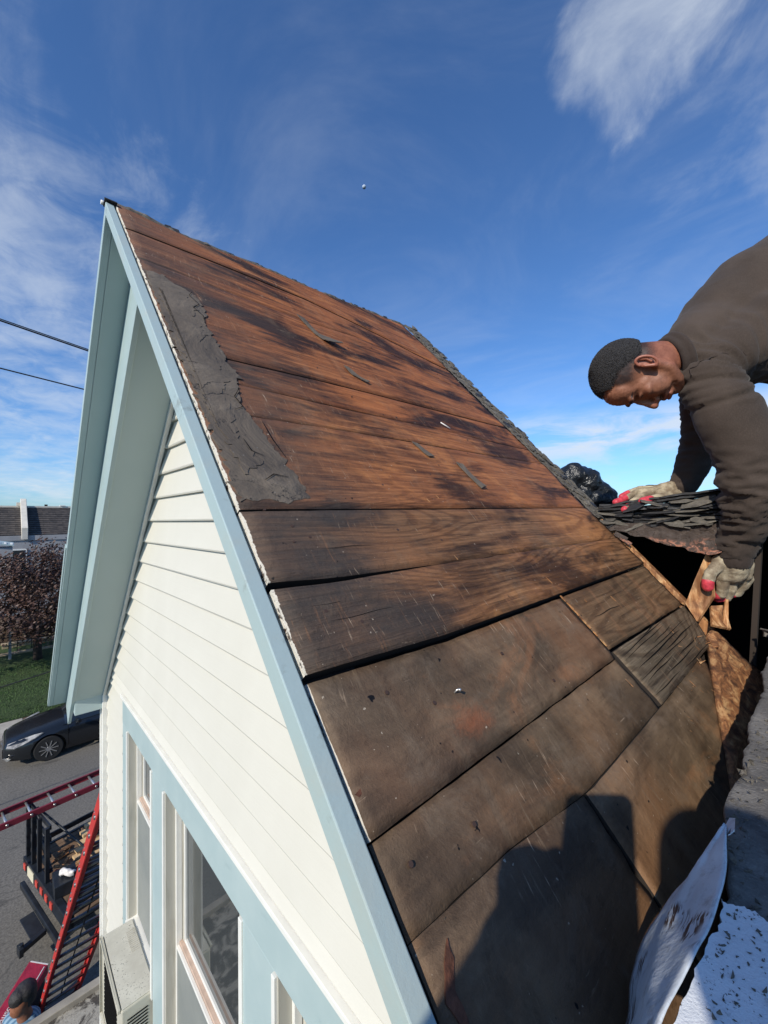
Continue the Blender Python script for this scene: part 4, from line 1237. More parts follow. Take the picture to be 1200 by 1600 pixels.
g = G()
for k in range(12): g.box(-2.270 + k * .0105, -2.2635 + k * .0105, .436, .4735, -1.9464, -1.9445)
g.obj('accordion_panel', m_jamb, ac)

# ------------------------------------------------------------------ the roofer
man = thing('person', 'man in dark brown sweatshirt and gloves bending down over the hole in the roof', 'person', (.25, 2.3, .05))
HU = V((-.917, -.40, -.014)).normalized(); HF = V((.124, -.064, -.983)); HF = (HF - HU * HF.dot(HU)).normalized(); HL = HU.cross(HF)
HF = (HF - HL * .20).normalized(); HL = HU.cross(HF)
HC = V((-.366, 1.412, .434))
def h(a, b, c): return HC + HL * a + HF * b + HU * c      # left, forward, up
def he(c, r): return (h(*c), (HL * r[0], HF * r[1], HU * r[2]))
ells = [he((0, -.014, .032), (.0735, .092, .086)), he((0, .034, -.026), (.060, .047, .082)), he((0, .046, .036), (.060, .043, .052)),
        he((0, .010, -.066), (.060, .062, .046)), he((0, .044, -.096), (.030, .032, .024)), he((0, .056, -.108), (.018, .018, .014)),
        he((.030, .040, -.052), (.030, .036, .040)), he((-.030, .040, -.052), (.030, .036, .040)),
        he((.043, .056, -.028), (.021, .019, .014)), he((-.043, .056, -.028), (.021, .019, .014)),
        he((.024, .080, .012), (.027, .013, .0085)), he((-.024, .080, .012), (.027, .013, .0085)),
        he((.030, .0655, -.009), (.0150, .0135, .0095)), he((-.030, .0655, -.009), (.0150, .0135, .0095))]
noseb = [[(h(0, .080, .000), .0080), (h(0, .091, -.028), .0090), (h(0, .0995, -.052), .0118)], [(h(.013, .086, -.058), .0085), (h(-.013, .086, -.058), .0085)],
         [(h(-.022, .072, -.080), .0060), (h(0, .083, -.078), .0078), (h(.022, .072, -.080), .0060)],
         [(h(-.019, .070, -.091), .0066), (h(0, .080, -.090), .0088), (h(.019, .070, -.091), .0066)],
         [(h(.056, -.014, -.050), .016), (h(.053, .002, -.080), .016), (h(.034, .034, -.103), .016), (h(.010, .052, -.112), .014)],
         [(h(-.056, -.014, -.050), .016), (h(-.053, .002, -.080), .016), (h(-.034, .034, -.103), .016), (h(-.010, .052, -.112), .014)]]
neck = [[(h(0, -.030, -.02), .062), (V((-.30, 1.468, .470)), .060), (V((-.262, 1.53, .490)), .045)]]
def skin_disp(p, n):
    q = p - HC; a, b, c = q.dot(HL), q.dot(HF), q.dot(HU)
    d_ = .0008 * noise.noise(p * 55) + .0005 * noise.noise(p * 130)
    if b > .035:
        for sx in (1, -1):          # sockets round the closed lid, lid line
            d_ -= .0065 * math.exp(-((a - sx * .030) / .021) ** 2 - ((c + .0005) / .0045) ** 2)
            d_ -= .0026 * math.exp(-((a - sx * .030) / .015) ** 2 - ((c + .0145) / .0013) ** 2)
            d_ -= .0035 * math.exp(-((a - sx * .030) / .019) ** 2 - ((c + .023) / .0035) ** 2)
    if b > .05 and c > .024: d_ -= .0012 * max(0, math.sin(c * 640 + 4 * noise.noise(p * 30)))
    if b > .04:
        if -.100 < c < -.048: d_ -= .0030 * math.exp(-((abs(a) - (.022 + (-.052 - c) * .42)) / .0035) ** 2)
        d_ -= .0036 * math.exp(-((c + .0845) / .0018) ** 2) * (1 if abs(a) < .026 else 0)
        d_ -= .0022 * math.exp(-((c + .100) / .004) ** 2) * (1 if abs(a) < .03 else 0)
    return d_
body = blob('body', noseb + neck, m_skin, man, voxel=.0034, smooth=7, ells=ells, disp=skin_disp)
# skin tone, with painted eye-socket shade: shaved hairline, brows, beard shadow, lips and ear redness
ca = body.data.color_attributes.new('tone', 'FLOAT_COLOR', 'POINT')
_off = wp(body)
for v in body.data.vertices:
    p = v.co + _off; q = p - HC; a, b, c = q.dot(HL), q.dot(HF), q.dot(HU)
    side = max(0, min(1, (c - (-.030 + .10 * max(0, b + .03))) / .060)) * max(0, min(1, (.050 - b) / .022)) if abs(a) > .030 else 0
    if b < -.02: side = max(side, max(0, min(1, (c + .085) / .075)))
    tp_ = max(0, min(1, (c - (.075 + .1 * max(0, b)) + .35 * max(0, -b)) / .012)) if b < .062 else 0
    hr = max(side * .80, tp_)
    if b > .03:      # eyebrows, lashes, painted socket shade
        for sx in (1, -1):
            hr = max(hr, 1.0 * math.exp(-((a - sx * .029) / .021) ** 4 - ((c - .0150 + abs(a - sx * .028) * .15) / .0048) ** 2))
            hr = max(hr, .85 * math.exp(-((a - sx * .031) / .014) ** 4 - ((c + .0150) / .0018) ** 2))
            hr = max(hr, .30 * math.exp(-((a - sx * .030) / .018) ** 2 - ((c + .006) / .010) ** 2))  # soft shade of the eye socket, painted into the tone
    if c < -.055 and b > -.01 and abs(c + .0845) > .010: hr = max(hr, .36)
    if b > .06 and -.076 < c < -.064 and abs(a) < .03: hr = max(hr, .5)
    red = 1.0 * math.exp(-(a / .024) ** 4 - ((c + .0845) / .010) ** 2) if b > .06 else 0
    red = max(red, .45 * math.exp(-((c + .053) / .012) ** 2) if b > .085 else 0)
    if b < 0 and c < -.02: red = max(red, .25)
    ca.data[v.index].color = (hr, red, 0, 1)
# hair: a shell over the cranium with a clean hairline, fade below it
def shell(name, off, test, mat, ax=(.0742, .0935, .0878), n=(420, 280)):
    g = G(); nu, nv = n; R = random.Random(3)
    keep = {}
    def pos(i, j):
        th = 2 * math.pi * i / nu; ph = math.pi * j / nv
        q_ = V((math.sin(ph) * math.cos(th), math.sin(ph) * math.sin(th), math.cos(ph)))
        return q_.x * (ax[0] + off), -.014 + q_.y * (ax[1] + off), .032 + q_.z * (ax[2] + off)
    for i in range(nu):
        for j in range(nv * 2 // 3):
            a, b, c = pos(i, j)
            e = test(a, b, c)                 # >0 inside the hair, in metres from the hairline
            if e / .016 > R.random() ** 1.6: keep[i, j] = 1
    idx = {}
    def vid(i, j):
        i %= nu
        if (i, j) not in idx:
            a, b, c = pos(i, j); k = 1 + .010 * R.gauss(0, 1); e = min(1, max(0, test(a, b, c)) / .03); k *= .975 + .025 * e
            idx[i, j] = len(g.v); g.v.append(h(a * k, -.014 + (b + .014) * k, .032 + (c - .032) * k))
        return idx[i, j]
    for (i, j) in keep:
        g.f.append([vid(i, j), vid(i + 1, j), vid(i + 1, j + 1), vid(i, j + 1)]); g.m.append(0); g.s.append(False)
    return g.obj(name, mat, man, fix=False)
def hairtest(a, b, c):
    w = .003 * noise.noise(V((a, b, c)) * 90)
    if b > .046: return c - .080 + w - (b - .046) * .3
    if b > 0: return c - .050 - .30 * b + w
    return (c - .050 - 1.30 * b + w) if b > -.062 else (c + .031 - (b + .062) * .1 + w)
shell('hair', .0040, hairtest, m_hair)
# ear
EC = h(.0745, -.014, -.018)
ea = (HU * .92 - HF * .25).normalized(); eb = HL.cross(ea).normalized()
def ep(u, v, w=0): return EC + ea * u + eb * v + HL * w
rim0 = [ep(.033 * math.cos(t) + .0, .0185 * math.sin(t), .010 + .003 * math.sin(t)) for t in [math.radians(q) for q in range(-150, 151, 20)]]
sgn = 1 if (eb.dot(HF) < 0) else -1
rim = [ep(.0275 * math.cos(t), sgn * .0155 * math.sin(t) * (1.0 if math.sin(t) > 0 else .8), .010 + .004 * math.sin(t)) for t in [math.radians(q) for q in range(-60, 201, 20)]]
ear = blob('ear', [[(p, .0040) for p in rim], [(ep(-.027, -sgn * .004, .006), .0062), (ep(-.018, -sgn * .006, .005), .005), (ep(.0, -sgn * .009, .003), .004)], [(ep(.018, sgn * .006, .008), .0034), (ep(.002, sgn * .009, .009), .0036), (ep(-.012, sgn * .004, .008), .0034)]],
           m_ear, man, voxel=.0013, smooth=3, ells=[(ep(0, 0, .0), (ea * .024, eb * .0135, HL * .004))])
HL2 = -HL
ear2 = blob('ear', [[(h(-.078, -.010 - .016 * math.sin(t), .0 + .030 * math.cos(t)), .004) for t in [math.radians(q) for q in range(-30, 211, 30)]]], m_ear, man, voxel=.0018, smooth=2)

SPINE = [((-.262, 1.525, .482), .070), ((-.225, 1.60, .545), .094), ((-.185, 1.69, .610), .130), ((-.112, 1.795, .698), .162), ((-.025, 1.924, .768), .186), ((.109, 2.124, .815), .195), ((.25, 2.312, .60), .165)]
SH = [((-.195, 1.495, .392), .072), ((-.221, 1.601, .500), .100), ((-.245, 1.740, .480), .07)]
ARML = [((-.195, 1.495, .392), .072), ((-.156, 1.501, .281), .081), ((-.122, 1.521, .179), .080), ((-.115, 1.546, .071), .071), ((-.127, 1.582, -.02), .060), ((-.153, 1.600, -.082), .050), ((-.158, 1.602, -.100), .049)]
ARMR = [((-.245, 1.740, .480), .070), ((-.245, 1.755, .350), .066), ((-.260, 1.765, .240), .058), ((-.288, 1.757, .155), .048), ((-.305, 1.750, .112), .043)]
LATL = [((-.175, 1.54, .44), .080), ((-.10, 1.66, .53), .12), ((-.01, 1.80, .60), .155), ((.10, 2.02, .62), .17)]
def ridge_(p): return 1 - abs(noise.noise(p)) * 2.4
def folds(p, n):
    d_ = .0035 * noise.noise(p * 8) + .0018 * noise.noise(p * 24)
    if p.z < .30 and p.y < 1.70:         # bunched sleeve: slanting creases, tighter towards the wrist
        k = max(0, min(1, (.30 - p.z) / .14)) * (.45 + .9 * max(0, noise.noise(p * 7 + V((3, 3, 3))) + .35))
        q_ = V((p.x * 13 + p.z * 9, p.y * 13 - p.z * 6, p.z * (34 if p.z > 0 else 52)))
        kk = min(1, max(0, (.20 - p.z) / .14)) * .6 + .4
        d_ += k * kk * (.0088 * max(-.4, ridge_(q_)) - .0045) + k * kk * .0035 * max(0, ridge_(q_ * 1.9))
    elif p.z < .44 and p.y > 1.70 and p.x < -.2:
        q_ = V((p.x * 12, p.y * 12, p.z * 38)); d_ += .007 * max(-.4, ridge_(q_)) - .003
    else:                                # drag folds radiating from the armpit over the back
        r = p - V((-.11, 1.56, .36)); L = r.length
        ang = math.atan2(r.z, r.x * .6 + r.y * .8)
        k = math.exp(-((L - .20) / .16) ** 2)
        d_ += .015 * k * max(-.5, ridge_(V((ang * 5.5, L * 5, 2.0)))) - .004 * k
        d_ += .016 * (1.15 - max(0, n.z)) * max(0, ridge_(V((p.x * 10 + p.z * 3, p.y * 6, p.z * 2.5)))) * max(0, min(1, (p.y - 1.55) / .2))
        d_ -= .014 * math.exp(-(L / .055) ** 2)
    return d_
sw = blob('sweatshirt', [SPINE, SH, ARML, ARMR, LATL], m_sweat, man, voxel=.0085, smooth=5, disp=folds)
# ribbed collar, cuffs, seams
def ringtube(name, c, ax, ru, rv, r, mat, parent, up=V((0, 0, 1)), n=36, a0=0, a1=360):
    ax = V(ax).normalized(); u = ax.cross(V(up)).normalized(); v = ax.cross(u)
    g = G(); P = [V(c) + u * ru * math.cos(t) + v * rv * math.sin(t) for t in [math.radians(a0 + (a1 - a0) * i / n) for i in range(n + 1)]]
    g.path(P, r, 8); return g.obj(name, mat, parent)
def ringpts(c, ax, ru, r, n=30, up=V((0, 0, 1))):
    ax = V(ax).normalized(); u = ax.cross(up).normalized(); v = ax.cross(u)
    return [(V(c) + u * ru * math.cos(t) + v * ru * math.sin(t), r) for t in [2 * math.pi * i / n for i in range(n + 1)]]
blob('collar', [ringpts((-.290, 1.482, .466), (.115, .10, .05), .071, .0085), ringpts((-.276, 1.494, .472), (.115, .10, .05), .077, .010)], m_cuff, man, voxel=.004, smooth=3, disp=lambda p, n: .0012 * noise.noise(p * 30))
cu = blob('cuff', [[((-.156, 1.602, -.098), .045), ((-.160, 1.606, -.132), .043)]], m_cuff, man, voxel=.004, smooth=3, disp=lambda p, n: .0012 * math.sin(math.atan2(n.x, n.y) * 46))
cu = blob('cuff', [[((-.304, 1.750, .112), .040), ((-.316, 1.746, .098), .036)]], m_cuff, man, voxel=.004, smooth=3, disp=lambda p, n: .0012 * math.sin(math.atan2(n.x, n.y) * 46))
# project the shoulder seam onto the sweatshirt
dg = bpy.context.evaluated_depsgraph_get()
from mathutils.bvhtree import BVHTree
def bvh(o):
    me = o.data; off = wp(o)
    return BVHTree.FromPolygons([v.co + off for v in me.vertices], [tuple(p.vertices) for p in me.polygons])
BV = bvh(sw)
def seam(pts, r=.0016, name='seam'):
    C_ = []
    n = 40
    for i in range(n + 1):
        p = cr3(pts, i / n)
        q, nn, _, _ = BV.find_nearest(p)
        if q is not None: C_.append(q + nn * .0004)
    g = G(); g.path(C_, r, 6); return g.obj(name, m_cuff, man)
seam([(-.263, 1.356, .389), (-.248, 1.385, .419), (-.209, 1.412, .436), (-.161, 1.477, .448), (-.119, 1.536, .452), (-.089, 1.596, .452)])
seam([(-.089, 1.60, .452), (-.07, 1.62, .43), (-.055, 1.64, .39), (-.06, 1.63, .34)])
# gloves
def glove(name_, chains, tips, wrist):
    gl = blob('glove', chains, m_glove, man, voxel=.0030, smooth=3, disp=lambda p, n: .0016 * noise.noise(p * 45) + .0009 * noise.noise(p * 120))
    for t in tips:
        blob('fingertip_dip', [t], m_tip, gl, voxel=.0022, smooth=2, disp=lambda p, n: .0007 * noise.noise(p * 120))
    return gl
R_ = dict(idx=[((-0.387, 1.711, 0.092), 0.0133), ((-0.433, 1.675, 0.085), 0.0119), ((-0.460, 1.647, 0.065), 0.0114), ((-0.481, 1.612, 0.051), 0.0109)],
          mid=[((-0.394, 1.690, 0.078), 0.0128), ((-0.420, 1.649, 0.067), 0.0114), ((-0.439, 1.617, 0.043), 0.0109), ((-0.450, 1.593, 0.024), 0.0104)],
          rng=[((-0.394, 1.742, 0.099), 0.0123), ((-0.435, 1.725, 0.101), 0.0114), ((-0.462, 1.710, 0.091), 0.0104), ((-0.484, 1.687, 0.074), 0.0100)],
          lit=[((-0.388, 1.788, 0.105), 0.0114), ((-0.425, 1.788, 0.107), 0.0104), ((-0.451, 1.774, 0.095), 0.0100), ((-0.468, 1.756, 0.082), 0.0095)],
          thb=[((-0.334, 1.713, 0.072), 0.0152), ((-0.364, 1.656, 0.063), 0.0138), ((-0.388, 1.618, 0.054), 0.0128), ((-0.397, 1.609, 0.051), 0.0123)])
def tipof(ch, f=.5, e=.0011):
    a, b = ch[-2], ch[-1]; p = V(a[0]).lerp(V(b[0]), f)
    return [(p, a[1] * (1 - f) + b[1] * f + e * .4), (V(b[0]) + (V(b[0]) - V(a[0])).normalized() * .002, b[1] + e)]
glove('r', [[((-0.305, 1.752, 0.101), 0.0294), ((-0.328, 1.740, 0.096), 0.0314), ((-0.358, 1.721, 0.091), 0.0285), ((-0.385, 1.708, 0.087), 0.0190)], [((-0.335, 1.767, 0.101), 0.0247), ((-0.371, 1.762, 0.101), 0.0190), ((-0.390, 1.780, 0.103), 0.0133)], [((-0.326, 1.730, 0.082), 0.0228), ((-0.371, 1.694, 0.080), 0.0171)]] + list(R_.values()),
      [tipof(R_['idx'], -.25), tipof(R_['mid'], .1), tipof(R_['rng'], .3), tipof(R_['lit'], .3), tipof(R_['thb'], -.9)], None)
L_ = dict(idx=[((-.191, 1.606, -.180), .017), ((-.190, 1.613, -.215), .0155), ((-.196, 1.622, -.246), .0140), ((-.206, 1.626, -.250), .0125)],
          mid=[((-.173, 1.632, -.190), .017), ((-.174, 1.640, -.230), .015), ((-.186, 1.650, -.258), .0135), ((-.206, 1.643, -.262), .012)],
          rng=[((-.155, 1.650, -.190), .016), ((-.150, 1.668, -.220), .0145), ((-.163, 1.680, -.246), .013), ((-.187, 1.674, -.252), .012)],
          lit=[((-.141, 1.655, -.175), .015), ((-.136, 1.676, -.200), .0135), ((-.148, 1.690, -.226), .012), ((-.170, 1.690, -.234), .011)],
          thb=[((-.195, 1.580, -.150), .018), ((-.212, 1.560, -.175), .016), ((-.218, 1.552, -.203), .0152), ((-.2185, 1.554, -.214), .0142)])
glove('l', [[((-.160, 1.607, -.128), .041), ((-.166, 1.615, -.150), .042), ((-.168, 1.622, -.172), .038)], [((-.190, 1.596, -.142), .026), ((-.188, 1.606, -.185), .022)], [((-.143, 1.632, -.150), .026), ((-.142, 1.650, -.182), .020)]] + list(L_.values()),
      [tipof(L_['thb'], -.15, .0014), tipof(L_['idx'], .4), tipof(L_['mid'], .4), tipof(L_['rng'], .4), tipof(L_['lit'], .4)], None)
# trousers and boots, kneeling on the far roof
blob('trousers', [[((.25, 2.312, .57), .155), ((.34, 2.22, .40), .11), ((.42, 2.12, .15), .085), ((.60, 2.30, .12), .075), ((.80, 2.48, .11), .06)],
                  [((.25, 2.312, .57), .155), ((.42, 2.50, .38), .11), ((.44, 2.56, .15), .085), ((.62, 2.70, .12), .075), ((.82, 2.84, .11), .06)]], m_jeans, man, voxel=.016, smooth=6)
for a in ((.80, 2.48), (.82, 2.84)):
    blob('boot', [[((a[0], a[1], .11), .055), ((a[0] + .08, a[1] + .07, .10), .05), ((a[0] + .10, a[1] + .09, .065), .03)]], m_boot, man, voxel=.01, smooth=3)
# the split piece of board in his hand
g = G(); g.poly([(-.2265, 1.590, -.120), (-.2165, 1.600, -.130), (-.2105, 1.592, -.250), (-.2435, 1.530, -.322), (-.2710, 1.530, -.272), (-.2510, 1.558, -.198)], (.004, .012, -.002))
wp_ = g.obj('wood_piece', m_raw, None, bevel=.0015); tag(wp_, 'pale split piece of roof board held in the glove over the hole', 'wood piece')

# crumpled black sheet behind the slope
g = []
tp = blob('black_plastic', [[((-.80, 1.93, .16), .06), ((-.765, 1.95, .205), .048), ((-.715, 2.0, .165), .055)], [((-.69, 2.03, .13), .045), ((-.655, 2.06, .105), .035), ((-.64, 2.07, .07), .03)], [((-.80, 1.95, .10), .08), ((-.68, 2.05, .08), .055)]], m_plasticbag, None, voxel=.009, smooth=1,
          disp=lambda p, n: .018 * (abs(noise.noise(p * 14)) - .2) + .010 * abs(noise.noise(p * 34)))
tag(tp, 'crumpled black plastic sheet on the roof behind the torn shingles', 'plastic sheet')

# ------------------------------------------------------------------ the photographer (behind the lens; casts the shadow on the boards)
PF = V((-.7257, .6880, 0)); PR = V((.6880, .7257, 0)); PU = V((0, 0, 1))
def q(f_, r, u): return PF * f_ + PR * r + PU * u
ph = thing('person', 'person in a dark jacket holding up a phone over the roof edge', 'person', q(-.45, -.09, -1.37))
ro_ = []
for cx, cz, a0 in ((.005, .021, 0), (-.054, .021, 90), (-.054, -.116, 180), (.005, -.116, 270)):
    ro_ += [q(-.012, cx + .012 * math.cos(math.radians(a0 + k * 15)), cz + .012 * math.sin(math.radians(a0 + k * 15))) for k in range(7)]
g = G(); g.poly(ro_, PF * .008)
phn = g.obj('phone', m_phone, None, bevel=.001); tag(phn, 'black phone held upright in the left hand of the photographer', 'phone')
blob('body', [[(q(-.42, -.085, .165), .085), (q(-.45, -.085, .12), .06), (q(-.47, -.09, .02), .07), (q(-.47, -.09, -.10), .12)], [(q(-.34, -.085, .17), .045), (q(-.36, -.085, .13), .05)]], m_skin, ph, voxel=.012, smooth=4, ells=[(q(-.41, -.085, .180), (PR * .080, PF * .10, PU * .100))])
blob('hair', [[(q(-.44, -.085, .195), .090), (q(-.40, -.085, .210), .078)]], m_hair, ph, voxel=.012, smooth=2)
blob('jacket', [[(q(-.47, -.09, -.02), .085), (q(-.43, -.09, -.22), .185), (q(-.43, -.09, -.55), .19)], [(q(-.43, -.265, -.00), .076), (q(-.47, -.09, -.04), .095), (q(-.45, .085, -.06), .075)],
                [(q(-.43, -.265, -.00), .076), (q(-.28, -.240, -.015), .068), (q(-.20, -.160, -.012), .073), (q(-.11, -.135, -.045), .046), (q(-.07, -.120, -.075), .038)], [(q(-.45, .085, -.06), .075), (q(-.45, .15, -.34), .06), (q(-.40, .14, -.58), .048)]], m_jeans, ph, voxel=.014, smooth=4)
blob('hand', [[(q(-.09, -.150, -.12), .032), (q(-.045, -.108, -.085), .036), (q(-.03, -.085, -.06), .028)], [(q(-.028, -.092, -.045), .012), (q(-.012, -.075, -.035), .010)], [(q(-.035, -.10, -.05), .013), (q(-.012, -.098, -.034), .012), (q(-.016, -.116, -.034), .012)],
               [(q(-.04, -.12, -.06), .014), (q(-.02, -.118, -.045), .012)]] + [[(q(-.035, -.085, -.05 - .02 * k), .011), (q(-.006, -.080, -.05 - .02 * k), .0095)] for k in range(4)], m_skin, ph, voxel=.005, smooth=2)
blob('hand', [[(q(-.39, .14, -.61), .036), (q(-.37, .13, -.67), .034)]] + [[(q(-.36 + .012 * k, .12 + .006 * k, -.69), .011), (q(-.345 + .012 * k, .11 + .006 * k, -.75), .009)] for k in range(4)] + [[(q(-.37, .11, -.64), .012), (q(-.345, .095, -.69), .010)]], m_skin, ph, voxel=.006, smooth=1)
blob('trousers', [[(q(-.47, -.17, -.50), .12), (q(-.45, -.18, -.90), .075), (q(-.48, -.19, -1.28), .05)], [(q(-.47, -.01, -.50), .12), (q(-.46, .0, -.90), .075), (q(-.50, .02, -1.28), .05)]], m_jeans, ph, voxel=.018, smooth=4)
for r_ in (-.19, .02):
    blob('boot', [[(q(-.50, r_, -1.30), .05), (q(-.44, r_, -1.325), .045), (q(-.37, r_, -1.335), .036)]], m_boot, ph, voxel=.01, smooth=2)

# ------------------------------------------------------------------ street level
def sheet(name, x0, x1, y0, y1, z, mat, sub=1):
    g = G(); g.add([(x0, y0, z), (x1, y0, z), (x1, y1, z), (x0, y1, z)], [(0, 1, 2, 3)]); return struct(g.obj(name, mat, None, fix=False))
sheet('ground', -1500, 1500, -1500, 1500, GZ - .06, m_ground)
sheet('road', -16.7, -4.9, -60, 60, GZ, m_asphalt)
sheet('yard', -4.9, 12, -60, 60, GZ - .004, m_grass)
g = G(); g.box(-16.86, -16.7, -60, 60, GZ - .05, GZ + .13); struct(g.obj('kerb', m_curb, None, bevel=.01))
for k in range(-14, 15):
    if k in (0,): continue
    g = G(); y = .55 + k * 1.5; g.box(-18.1, -16.865, y + .006, y + 1.494, GZ - .05, GZ + .13)
    tag(g.obj('pavement', m_concrete if k < 1 else m_mulch, None, bevel=.006), kind='structure')
g = G(); g.box(-18.1, -16.865, .556, 2.044, GZ - .05, GZ + .125); struct(g.obj('planting_strip', m_mulch, None))
# lawn rising to the block walls
g = G(); nx, ny = 16, 40
for i in range(nx + 1):
    for j in range(ny + 1):
        x = -18.1 - 8.2 * i / nx; y = -22 + 44 * j / ny
        g.v.append(V((x, y, GZ + .14 + .72 * (i / nx) ** .9 + .03 * noise.noise(V((x, y, 0))))))
for i in range(nx):
    for j in range(ny):
        a = i * (ny + 1) + j; g.f.append([a, a + 1, a + ny + 2, a + ny + 1]); g.m.append(0); g.s.append(True)
struct(g.obj('lawn', m_grass, None))
g = G()
for k in range(9000):
    x = -18.12 - rnd.random() ** 1.2 * 5; y = rnd.uniform(-1.0, 3.2); i = (-18.1 - x) / 8.2
    z = GZ + .13 + .72 * max(0, i) ** .9; hh = rnd.uniform(.03, .075); a = rnd.uniform(0, 3.14); w = .012
    dx, dy = math.cos(a) * w, math.sin(a) * w
    g.add([(x - dx, y - dy, z), (x + dx, y + dy, z), (x + rnd.uniform(-.03, .03), y + rnd.uniform(-.03, .03), z + hh)], [(0, 1, 2)])
stuff(g.obj('grass', m_blade, None, fix=False))
# tan block steps/retaining walls
for k, (x, z, yend) in enumerate(((-24.6, -5.86, -.35), (-25.6, -5.62, .05), (-26.6, -5.36, .8))):
    t = thing('retaining_wall', ('lowest tan block retaining wall at the top of the lawn', 'middle tan block retaining wall above the lawn', 'uppermost tan block wall under the purple tree')[k], 'retaining wall', (x, 3, z - .3), 'terraced block walls')
    for j in range(22):
        g = G(); y = yend + j * .42; g.box(x - .28, x, y + .006, y + .414, z - .32, z - .03); g.obj('block', m_tan, t, bevel=.01)
    g = G(); g.box(x - .33, x + .04, yend - .03, yend + 9.3, z - .03, z + .03); g.obj('coping', m_tan, t, bevel=.012)
g = G(); g.box(-30.2, -26.9, -20, 20, -6.3, -5.1); struct(g.obj('terrace', m_mulch, None))
# railing on the wall
t = thing('railing', 'dark metal hand railing standing on the block walls', 'railing', (-25.1, 1.2, -5.9))
for y in (.55, 1.05, 1.75, 2.45):
    g = G(); g.box(-25.1, -25.07, y, y + .03, -5.9, -5.15); g.obj('post', m_bsteel, t)
for z in (-5.18, -5.42):
    g = G(); g.box(-25.1, -25.07, .4, 4.0, z, z + .03); g.obj('rail', m_bsteel, t)

# purple plum tree
tr = thing('tree', 'dark purple leaved tree in front of the slate roofed house', 'tree', (-23.4, 1.2, -5.9))
g = G(); g.tube((-23.4, 1.2, -6.0), (-23.35, 1.15, -4.4), .17, .12, n=12)
for k in range(9):
    a = k * .7; r = rnd.uniform(1.0, 2.0)
    g.tube((-23.35, 1.15, -4.5 + .05 * k), (-23.35 + math.cos(a) * r, 1.15 + math.sin(a) * r, -3.1 + .16 * k), .07, .02, n=7)
g.obj('trunk', m_bark, tr)
g = G()
clumps = []
for k in range(190):
    th = rnd.uniform(0, 2 * math.pi); cp = rnd.uniform(-.75, 1); sp = math.sqrt(1 - cp * cp); rr = rnd.random() ** .35
    c = V((-23.3 + 2.3 * sp * math.cos(th) * rr, .75 + 3.4 * sp * math.sin(th) * rr, -3.40 + 2.30 * cp * rr))
    clumps.append((c, rnd.uniform(.32, .68)))
for c, r in clumps:
    for k in range(150):
        p = c + V((rnd.gauss(0, 1), rnd.gauss(0, 1), rnd.gauss(0, .8))) * r * .55
        nrm = (V((rnd.gauss(0, 1), rnd.gauss(0, 1), rnd.gauss(.5, 1)))).normalized(); u = nrm.orthogonal().normalized(); w = nrm.cross(u); L = rnd.uniform(.045, .085)
        g.add([p - u * L, p + w * L * .5, p + u * L, p - w * L * .5], [(0, 1, 2, 3)])
g.obj('crown', m_leaf, tr, fix=False)

# row house opposite
rh = thing('house', 'row of houses opposite with dark slate roof and white parapet', 'house', (-32, 6, GZ))
XE, ZE, XR, ZR = -31.0, -.72, -33.0, .92
g = G(); g.box(-40, -30.9, -24, 30, GZ, ZE - .05); g.obj('wall', m_greywall, rh)
nr = 14
for k in range(nr):
    u0, u1 = k / nr, (k + 1) / nr
    for seg in range(-2, 14):
        y0 = seg * .62 + (.3 if k % 2 else 0); y1 = y0 + .612
        xa, za, xb, zb = XE + (XR - XE) * u0, ZE + (ZR - ZE) * u0, XE + (XR - XE) * u1, ZE + (ZR - ZE) * u1
        g = G(); g.hexa([(xa, y0, za), (xa, y1, za), (xb, y1, zb), (xb, y0, zb), (xa + .02, y0, za + .035), (xa + .02, y1, za + .035), (xb, y1, zb + .012), (xb, y0, zb + .012)]); g.obj('slate', m_slate, rh)
g = G(); g.hexa([(XE, -24, ZE - .1), (XE, 30, ZE - .1), (XR, 30, ZR - .04), (XR, -24, ZR - .04), (XE, -24, ZE - .02), (XE, 30, ZE - .02), (XR, 30, ZR - .005), (XR, -24, ZR - .005)]); g.obj('roof', m_slate, rh)
g = G(); g.box(-40, XR + .0, -24, 30, ZE, ZR - .01); g.obj('upper_wall', m_greywall, rh)
g = G(); g.box(XR - .35, XR + .06, -24, 30, ZR + .0, ZR + .10); g.obj('ridge_coping', m_parapet, rh)
g = G(); g.box(XR - .3, XR + .10, 2.75, 3.02, ZR + .101, ZR + .16); g.obj('roof_vent', m_white, rh)
g = G(); g.box(XR - .3, XR + .0, 2.0, 2.14, ZR + .101, ZR + .2); g.obj('roof_vent', m_black, rh)
g = G(); g.box(-31.02, -30.85, -24, 30, ZE - .30, ZE - .02); g.obj('gutter', m_greywall, rh)
pp = G(); pp.hexa([(XE + .25, .86, ZE - .25), (XE + .25, 1.14, ZE - .25), (XR - .1, 1.14, ZR - .25), (XR - .1, .86, ZR - .25), (XE + .25, .86, ZE + .42), (XE + .25, 1.14, ZE + .42), (XR - .1, 1.14, ZR + .55), (XR - .1, .86, ZR + .55)])
pp.obj('parapet', m_parapet, rh, bevel=.02)
g = G(); g.box(XR - .2, XR + .1, .68, .858, ZR + .101, ZR + .30); g.obj('chimney_cap', m_parapet, rh)
for (ya, z0_) in ((2.9, -1.5), (.2, -1.5), (5.8, -1.5)):
    w = part_box('window', m_white, -30.9, -30.84, ya, ya + .9, z0_ - 1.2, z0_, .01, rh); part_box('pane', m_glass, -30.84, -30.83, ya + .07, ya + .83, z0_ - 1.12, z0_ - .07, 0, w)
